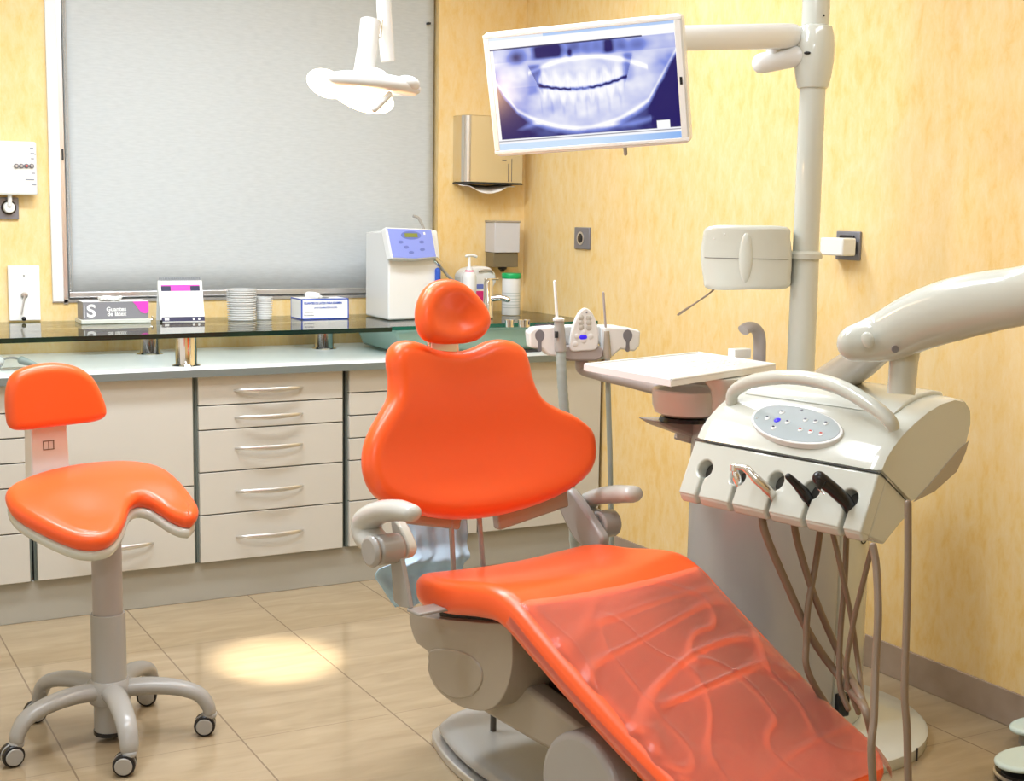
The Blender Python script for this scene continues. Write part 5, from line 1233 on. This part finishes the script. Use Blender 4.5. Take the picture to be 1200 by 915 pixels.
hose([ph_(1023, 640, 2.36), ph_(1027, 665, 2.35), ph_(1029, 720, 2.32), ph_(1026, 780, 2.30), ph_(1024, 840, 2.27), ph_(1021, 880, 2.25), ph_(1026, 960, 2.24)], .0068, 'olive hose hanging in front of the orange footrest corner')
hose([ph_(1064, 590, 2.50), ph_(1064, 660, 2.49), ph_(1062, 740, 2.47), ph_(1060, 810, 2.45), ph_(1063, 860, 2.44), ph_(1065, 960, 2.43)], .0070, 'brown hose hanging straight from the right end of the unit')
# ------------------------------------------------------------------ big support arm at the right
ba = thing('support_arm', 'thick cream spring arm coming from the right, holding the instrument unit', 'arm', ph_(1060, 430, 2.7))
dA, dB = 2.62, 2.25
P = [ph_(1003, 402, dA), ph_(1040, 393, dA-.02), ph_(1080, 375, dA-.08), ph_(1120, 362, dA-.15), ph_(1160, 353, dA-.22), ph_(1205, 345, dA-.30), ph_(1300, 320, dA-.45), ph_(1420, 292, dA-.52), ph_(1540, 265, dA-.60)]
Rr = [.036, .050, .056, .0575, .055, .051, .050, .050, .052]
Pc = catmull(P, 6); Rc = [v.x for v in catmull([Vector((r__, 0, 0)) for r__ in Rr], 6)]
B().tube(Pc, Rc, 28, sq=(.8, 1.0), rnd=True).out('arm_cover', 'cream', ba, ang=60)
B().tube([ph_(1036, 400, dA+.05), ph_(1008, 424, dA+.22), ph_(968, 452, dA+.46)], [.034, .037, .042], 24).out('lower_link', 'darkcream', ba, ang=60)
B().tube([ph_(1061, 405, dA), ph_(1059, 425, dA), ph_(1056, 462, dA)], [.030, .027, .026], 24).out('swivel_pin', 'cream', ba)
q = ph_(1017, 399, dA-.05); 
sd_ = (Pc[8]-Pc[0]).normalized()
B().ell(ph_(1017, 398.5, dA-.052), (.012, .008, .018), (sd_, -cF, sd_.cross(cF)), 18).out('side_cap', 'cream', ba)
B().lathe([(.0068, 0), (.0068, .004), (.0045, .004)], ph_(1048.5, 409, dA-.072), -cF, 16).out('screw_hole', 'sock', ba)
# ------------------------------------------------------------------ operating lamp
LP = Vector((1.285, 3.0, 0)); lm_ = thing('operating_lamp', 'glowing white dental lamp head hanging on a thin white post', 'lamp', PY(452, 70, 3.0))
B().tube([PY(454.5, 72, 3.0), PY(450, 12, 3.0), PY(449, -40, 3.0), Vector((PY(449, -40, 3.0).x, 3.0, CEIL))], [.0165, .0170, .0170, .017], 20).out('drop_post', 'white', lm_)
B().tube([PY(446, 24, 2.98), PY(444, 44, 2.97)], .006, 10).out('joint_pin', 'steel', lm_)
B().tube([PY(434, 24, 2.94), PY(431, 55, 2.93), PY(426, 88, 2.92)], [.0225, .0225, .0235], 24).out('neck', 'white', lm_)
lc = PY(424, 96, 2.90); lx = (PY(488, 103, 2.88)-PY(385, 90, 2.92)).normalized(); ly = cZ.cross(lx).normalized(); lz = lx.cross(ly)
cv = PY(437, 98, 2.90)
B().lathe([(.02, .024), (.07, .020), (.100, .012), (.109, .002), (.108, -.008), (.098, -.015), (.02, -.015)], cv, lz, 40, 1, .62, lx).out('top_cover', 'white', lm_, ang=60)
B().ell(cv+lz*.008-lx*.005, (.045, .04, .028), (lx, ly, lz), 20).out('cover_dome', 'white', lm_)
B().ell(PY(477, 98, 2.86), (.030, .026, .018), (lx, ly, lz), 20).out('end_knob', 'white', lm_)
B().ell(PY(465.5, 100, 2.835), (.003, .003, .003)).out('knob_dot', 'black', lm_)
aim = Vector((1.30, 3.86, 0)); gc = PY(423, 110, 2.93); 
gd = Vector((.05, .25, -1)).normalized(); gx = Vector((1, 0, -.28)).normalized(); gy = (-gx.cross(Vector((0, .3, -1)))).normalized(); gz_ = gx.cross(gy)
B().ell(gc, (.080, .06, .036), (gx, gy, gz_), 28).out('reflector', 'glow', lm_, label='glowing reflector dish')
B().ell(PY(383, 98, 2.95), (.046, .05, .030), (gx, gy, gz_), 24).out('reflector_wing', 'glow', lm_)
B().tube([PY(456, 111, 2.85), PY(439, 128, 2.84)], .0075, 12, rnd=True).out('grip_handle', 'white', lm_)
sp_ = bpy.data.lights.new('lamp_beam', 'SPOT'); sp_.energy = 420; sp_.spot_size = math.radians(14.5); sp_.spot_blend = .75; sp_.color = (1, .90, .74); sp_.shadow_soft_size = .03
so_ = bpy.data.objects.new('lamp_beam', sp_); COL.objects.link(so_); so_.parent = lm_; so_.location = gc-Vector((0, 0, .055))-WL[lm_.name]
so_.rotation_euler = (aim-gc).to_track_quat('-Z', 'Y').to_euler()
pt = bpy.data.lights.new('lamp_spill', 'POINT'); pt.energy = 4; pt.color = (1, .58, .25); pt.shadow_soft_size = .03
po = bpy.data.objects.new('lamp_spill', pt); COL.objects.link(po); po.parent = lm_; po.location = gc-Vector((0, 0, .075))-WL[lm_.name]
# ------------------------------------------------------------------ foot control at the lower right corner
q = PZ(1200, 893, .05); fc = thing('foot_control', 'pale blue foot pedal on a dark ring at the lower right corner', 'pedal', (q.x, q.y, 0))
B().lathe([(.075, .0), (.082, .004), (.082, .030), (.070, .036)], (q.x+.02, q.y-.005, 0), n=40).out('ring', 'black', fc)
B().lathe([(.083, .012), (.086, .015), (.086, .020), (.083, .022)], (q.x+.02, q.y-.005, 0), n=40).out('ring_trim', 'satin', fc)
B().cushion([(x+.03, y) for x, y in circ(.11, 40, 0, 0, .62)], .012, .016, lambda u, v, n: Vector((q.x+u, q.y+v, .052+n)), rn=.008, inner=3).out('pedal_plate', 'paleteal', fc, ang=60)
q = PZ(1206, 853, .05); fc = thing('foot_control', 'pale teal pedal plate behind the other pedal, cut off at the right edge', 'pedal', (q.x, q.y, 0))
B().cushion([(x+.03, y) for x, y in circ(.085, 40, 0, 0, .62)], .010, .016, lambda u, v, n: Vector((q.x+u, q.y+v, .05+n)), rn=.008, inner=3).out('pedal_plate', 'paleteal', fc, ang=60)
B().lathe([(.05, .0), (.05, .042)], (q.x+.04, q.y, 0), n=32).out('pedal_foot', 'grey', fc)
